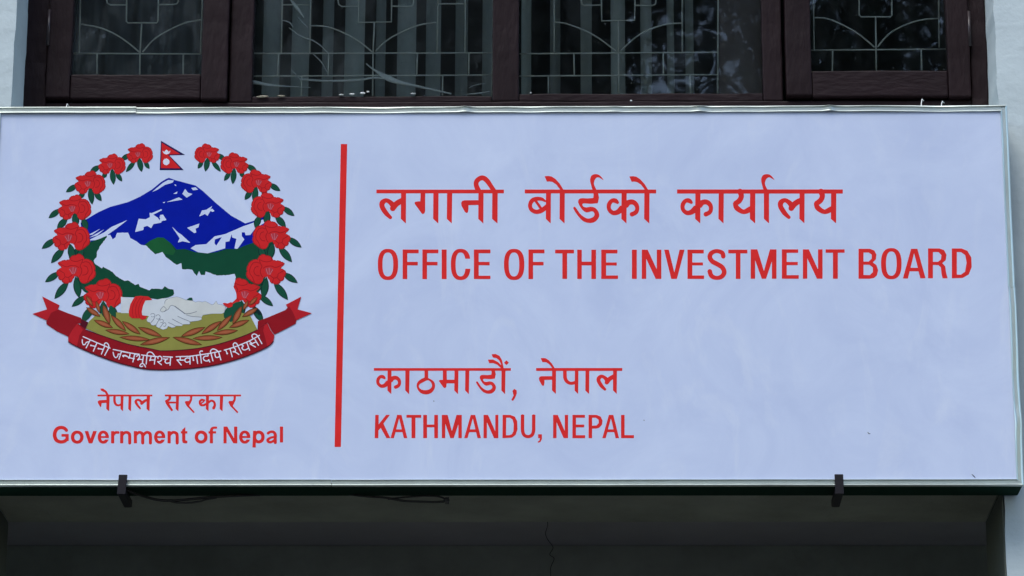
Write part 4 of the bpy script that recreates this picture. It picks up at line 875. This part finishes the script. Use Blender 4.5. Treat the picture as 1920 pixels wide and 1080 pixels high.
ms(M3, 13.5, [[(138, 660), (480, 650)], [(480, 650), (720, 615), (960, 580), (1268, 517)], [(240, 665), (238, 735), (170, 740)], [(160, 738), (268, 868)], [(235, 745), (330, 745)], [(488, 700), (405, 692), (358, 740), (380, 790), (430, 798), (490, 772)], [(490, 652), (490, 848)], [(562, 650), (575, 745)], [(655, 640), (682, 830)], [(755, 605), (778, 820)], [(755, 605), (735, 550), (760, 516), (805, 520)],
              [(943, 590), (945, 640), (870, 645), (826, 692), (852, 750), (920, 768), (970, 748)], [(955, 735), (990, 792)], [(1020, 570), (1070, 765)], [(1016, 570), (1010, 512), (1060, 466), (1130, 476), (1212, 532)], [(1118, 560), (1130, 645), (1168, 680), (1235, 655)], [(1215, 540), (1270, 740)]])
for x, y in ((578, 748), (965, 748)): knob(M3, x, y, 13.5)
ms(M4, 10.8, [[(112, 610), (300, 555), (480, 485)], [(480, 485), (640, 415), (825, 312)], [(140, 605), (172, 675)], [(230, 585), (275, 745)], [(312, 565), (340, 595), (335, 640), (292, 645)], [(295, 640), (345, 655), (408, 697)], [(392, 530), (466, 677)], [(302, 535), (295, 490), (330, 462), (370, 485), (395, 540)], [(450, 495), (500, 525), (470, 562), (500, 602), (550, 602), (600, 570)], [(570, 455), (627, 612)],
              [(618, 432), (660, 462), (640, 488)], [(632, 482), (690, 515), (745, 547)], [(660, 485), (745, 448)], [(735, 395), (805, 512)], [(797, 340), (876, 480)], [(690, 365), (672, 315), (715, 283), (765, 300), (800, 345)]])
for x, y in ((172, 678), (310, 640)): knob(M4, x, y, 10.8)
mo.build('motto_lettering', M_WHITE, emb, .0088)
# flag
area_part('flag', mp(ZF, [(182, 135), (885, 548), (425, 562), (842, 988), (146, 988)]), M_NAVY, .0012)
area_part('flag_field', mp(ZF, [(205, 195), (745, 525), (375, 535), (745, 935), (180, 930)]), M_FLOW, .0016)
fl = Sheet().poly([(212, 410), (232, 430), (270, 470), (285, 425), (340, 382), (400, 430), (415, 470), (450, 430), (472, 410), (455, 470), (420, 520), (340, 545), (265, 520), (228, 470)], lambda x, y: ZF(342+(x-342)*.88, 465+(y-465)*.88))
sp = []
for k in range(24):
    r = 106 if k % 2 == 0 else 84; sp.append((335+r*math.cos(k*math.pi/12), 748+r*math.sin(k*math.pi/12)))
fl.poly(sp, ZF); fl.build('moon_and_sun', M_WHITE, emb, .0020)

# ================================================================== BRACKETS, CABLES
def bracket(x, label):
    r = empty('support_bracket'); tag(r, label, 'bracket', 'steel brackets carrying the sign')
    X = atX(x, 905, FY)
    zb = SZ0-.0215
    box('arm', X-.0095, X+.0095, FY-.004, .02, zb, SZ0-.003, M_STEEL, r, .002, 1)
    bm = bmesh.new(); add_box(bm, X-.0095, X+.0105, FY-.009, FY-.0045, zb-.001, SZ0+.0245)
    for v in bm.verts:
        if v.co.z > SZ0: v.co.x += .003 if x < 900 else -.001; v.co.y -= .001
    bmesh.ops.recalc_face_normals(bm, faces=bm.faces)
    bmesh.ops.bevel(bm, geom=bm.edges[:], offset=.001, segments=1, affect='EDGES'); bm_obj('lip', bm, M_STEEL, r)
bracket(228.5, 'dark steel bracket under the emblem end of the sign, cable beside it')
bracket(1573, 'dark steel bracket under the blank end of the sign')
def cable(name, pts, r, label, Y=-.03):
    P = [at(x, y, Y+dy) for x, y, dy in catmull([(p[0], p[1], p[2] if len(p) > 2 else 0) for p in pts], 6)]
    o = tube(name, P, r, M_CABLE, None, 6); tag(o, label, 'cable', 'cables under the sign'); return o
Zc = Z(0, 860, 3.692); Zd = Z(500, 860, 3.692)
def zz(T, l): return [(*T(*p[:2]), p[2] if len(p) > 2 else 0) for p in l]
cable('cable', zz(Zc, [(880, 215, -.04), (930, 240, -.03), (1000, 262), (1090, 285), (1200, 290), (1330, 280), (1460, 266), (1600, 258), (1800, 250, .02)]), .0032, 'thin black cable sagging from the bracket under the emblem')
cable('cable', zz(Zc, [(1170, 290), (1210, 302), (1290, 306), (1370, 298), (1430, 282), (1500, 270)]), .0023, 'short black wire loop hanging below the sagging cable')
cable('cable', zz(Zd, [(560, 246, .02), (700, 262), (820, 270), (950, 292), (1080, 298), (1180, 300), (1235, 295)]), .0028, 'thin black cable running to the small plug under the sign')
cable('cable', zz(Zd, [(840, 280), (940, 268), (1100, 258), (1190, 262), (1240, 280)]), .0022, 'thin black wire looping above the cable to the plug')
p = at(*Zd(1245, 288), -.03)
bm = bmesh.new(); bmesh.ops.create_uvsphere(bm, u_segments=10, v_segments=7, radius=.0075); bmesh.ops.scale(bm, vec=(1.0, .8, .85), verts=bm.verts); bmesh.ops.translate(bm, vec=Vector(p), verts=bm.verts)
add_box(bm, p[0]-.003, p[0]+.006, p[1]-.004, p[1]+.004, p[2]-.0085, p[2]+.007)
tag(bm_obj('cable_plug', bm, M_CABLE, None), 'small black plug hanging at the end of two thin wires', 'plug')
Ze = Z(1000, 860, 3.84)
P = [at(x, y, .60) for x, y in catmull([Ze(*q) for q in ((85, 425), (104, 470), (88, 540), (108, 590), (142, 640), (118, 690), (150, 720), (126, 780), (125, 850), (118, 960))], 5)]
P[0] = P[0]+np.array([0, 0, .12])
o = tube('hanging_wire', P, .0009, M_STEEL, None, 5); tag(o, 'thin dark kinked wire hanging in the shade of the porch', 'wire')

# ================================================================== TREES ACROSS THE YARD (seen in the panes)
def leaf_cloud(n, seed, rx, ry, rz, zc, clumps_n):
    r = np.random.default_rng(seed); clumps = []
    for k in range(clumps_n):
        v = r.normal(size=3); v /= np.linalg.norm(v); q = r.uniform(.35, 1)**.6
        clumps.append((v[0]*rx*q, v[1]*ry*q, zc+v[2]*rz*q, r.uniform(.5, 1.15)))
    C = np.array(clumps); idx = r.integers(0, len(C), n)
    d = r.normal(size=(n, 3)); d /= np.linalg.norm(d, axis=1)[:, None]
    p = C[idx, :3]+d*(C[idx, 3:4]*r.uniform(.2, 1, (n, 1))**.5)
    t = r.normal(size=(n, 3)); t[:, 2] -= .5; t /= np.linalg.norm(t, axis=1)[:, None]
    b = np.cross(t, r.normal(size=(n, 3))); b /= np.linalg.norm(b, axis=1)[:, None]
    L = r.uniform(.10, .22, (n, 1)); Wd = L*.42
    V = np.stack([p-t*L*.5, p+b*Wd*.5, p+t*L*.5, p-b*Wd*.5], 1).reshape(-1, 3)
    me = bpy.data.meshes.new('crown'); me.vertices.add(len(V)); me.vertices.foreach_set('co', V.ravel())
    me.loops.add(4*n); me.loops.foreach_set('vertex_index', np.arange(4*n)); me.polygons.add(n); me.polygons.foreach_set('loop_start', np.arange(0, 4*n, 4)); me.polygons.foreach_set('loop_total', np.full(n, 4))
    me.update(); me.materials.append(M_TREE); return me, C
def tree(x, y, h, seed, n, label):
    root = empty('tree'); root.location = (x, y, 0); tag(root, label, 'tree', 'trees across the yard')
    me, C = leaf_cloud(n, seed, 3.4, 2.8, h*.36, h*.62, 320 if n > 50000 else 210)
    o = bpy.data.objects.new('crown', me); COL.objects.link(o); o.parent = root
    bm = bmesh.new(); tube_bm(bm, [(0, 0, -.05), (.08, .05, h*.2), (-.05, .1, h*.4), (.1, 0, h*.65)], [.30, .24, .19, .10], 8)
    for k in range(0, 40, 4):
        c = C[k]; z0 = h*(.25+.3*(k/40)); tube_bm(bm, [(0, .05, z0), (c[0]*.45, c[1]*.45, (z0+c[2])/2+.2), (c[0], c[1], c[2])], [.10, .07, .02], 6)
    bm_obj('trunk', bm, M_BARK, root, True)
for x, y, h, sd, n, lb in ((-9, -21, 19, 1, 80000, 'broad dense leafy tree at one end of the row'), (-4.2, -20, 20, 2, 130000, 'tall dense leafy tree facing the casement with the curtain'), (-2.2, -24, 21, 6, 130000, 'tall dense leafy tree standing behind the gap in the row'), (3.4, -22, 18.5, 3, 49000, 'loose leafy tree with gaps to the sky facing the board'), (8.2, -21, 18, 4, 30000, 'thin leafy tree with open crown beside the loose tree'), (13, -23, 17, 5, 40000, 'rounded leafy tree at the far end of the row')):
    tree(x, y, h, sd, n, lb)
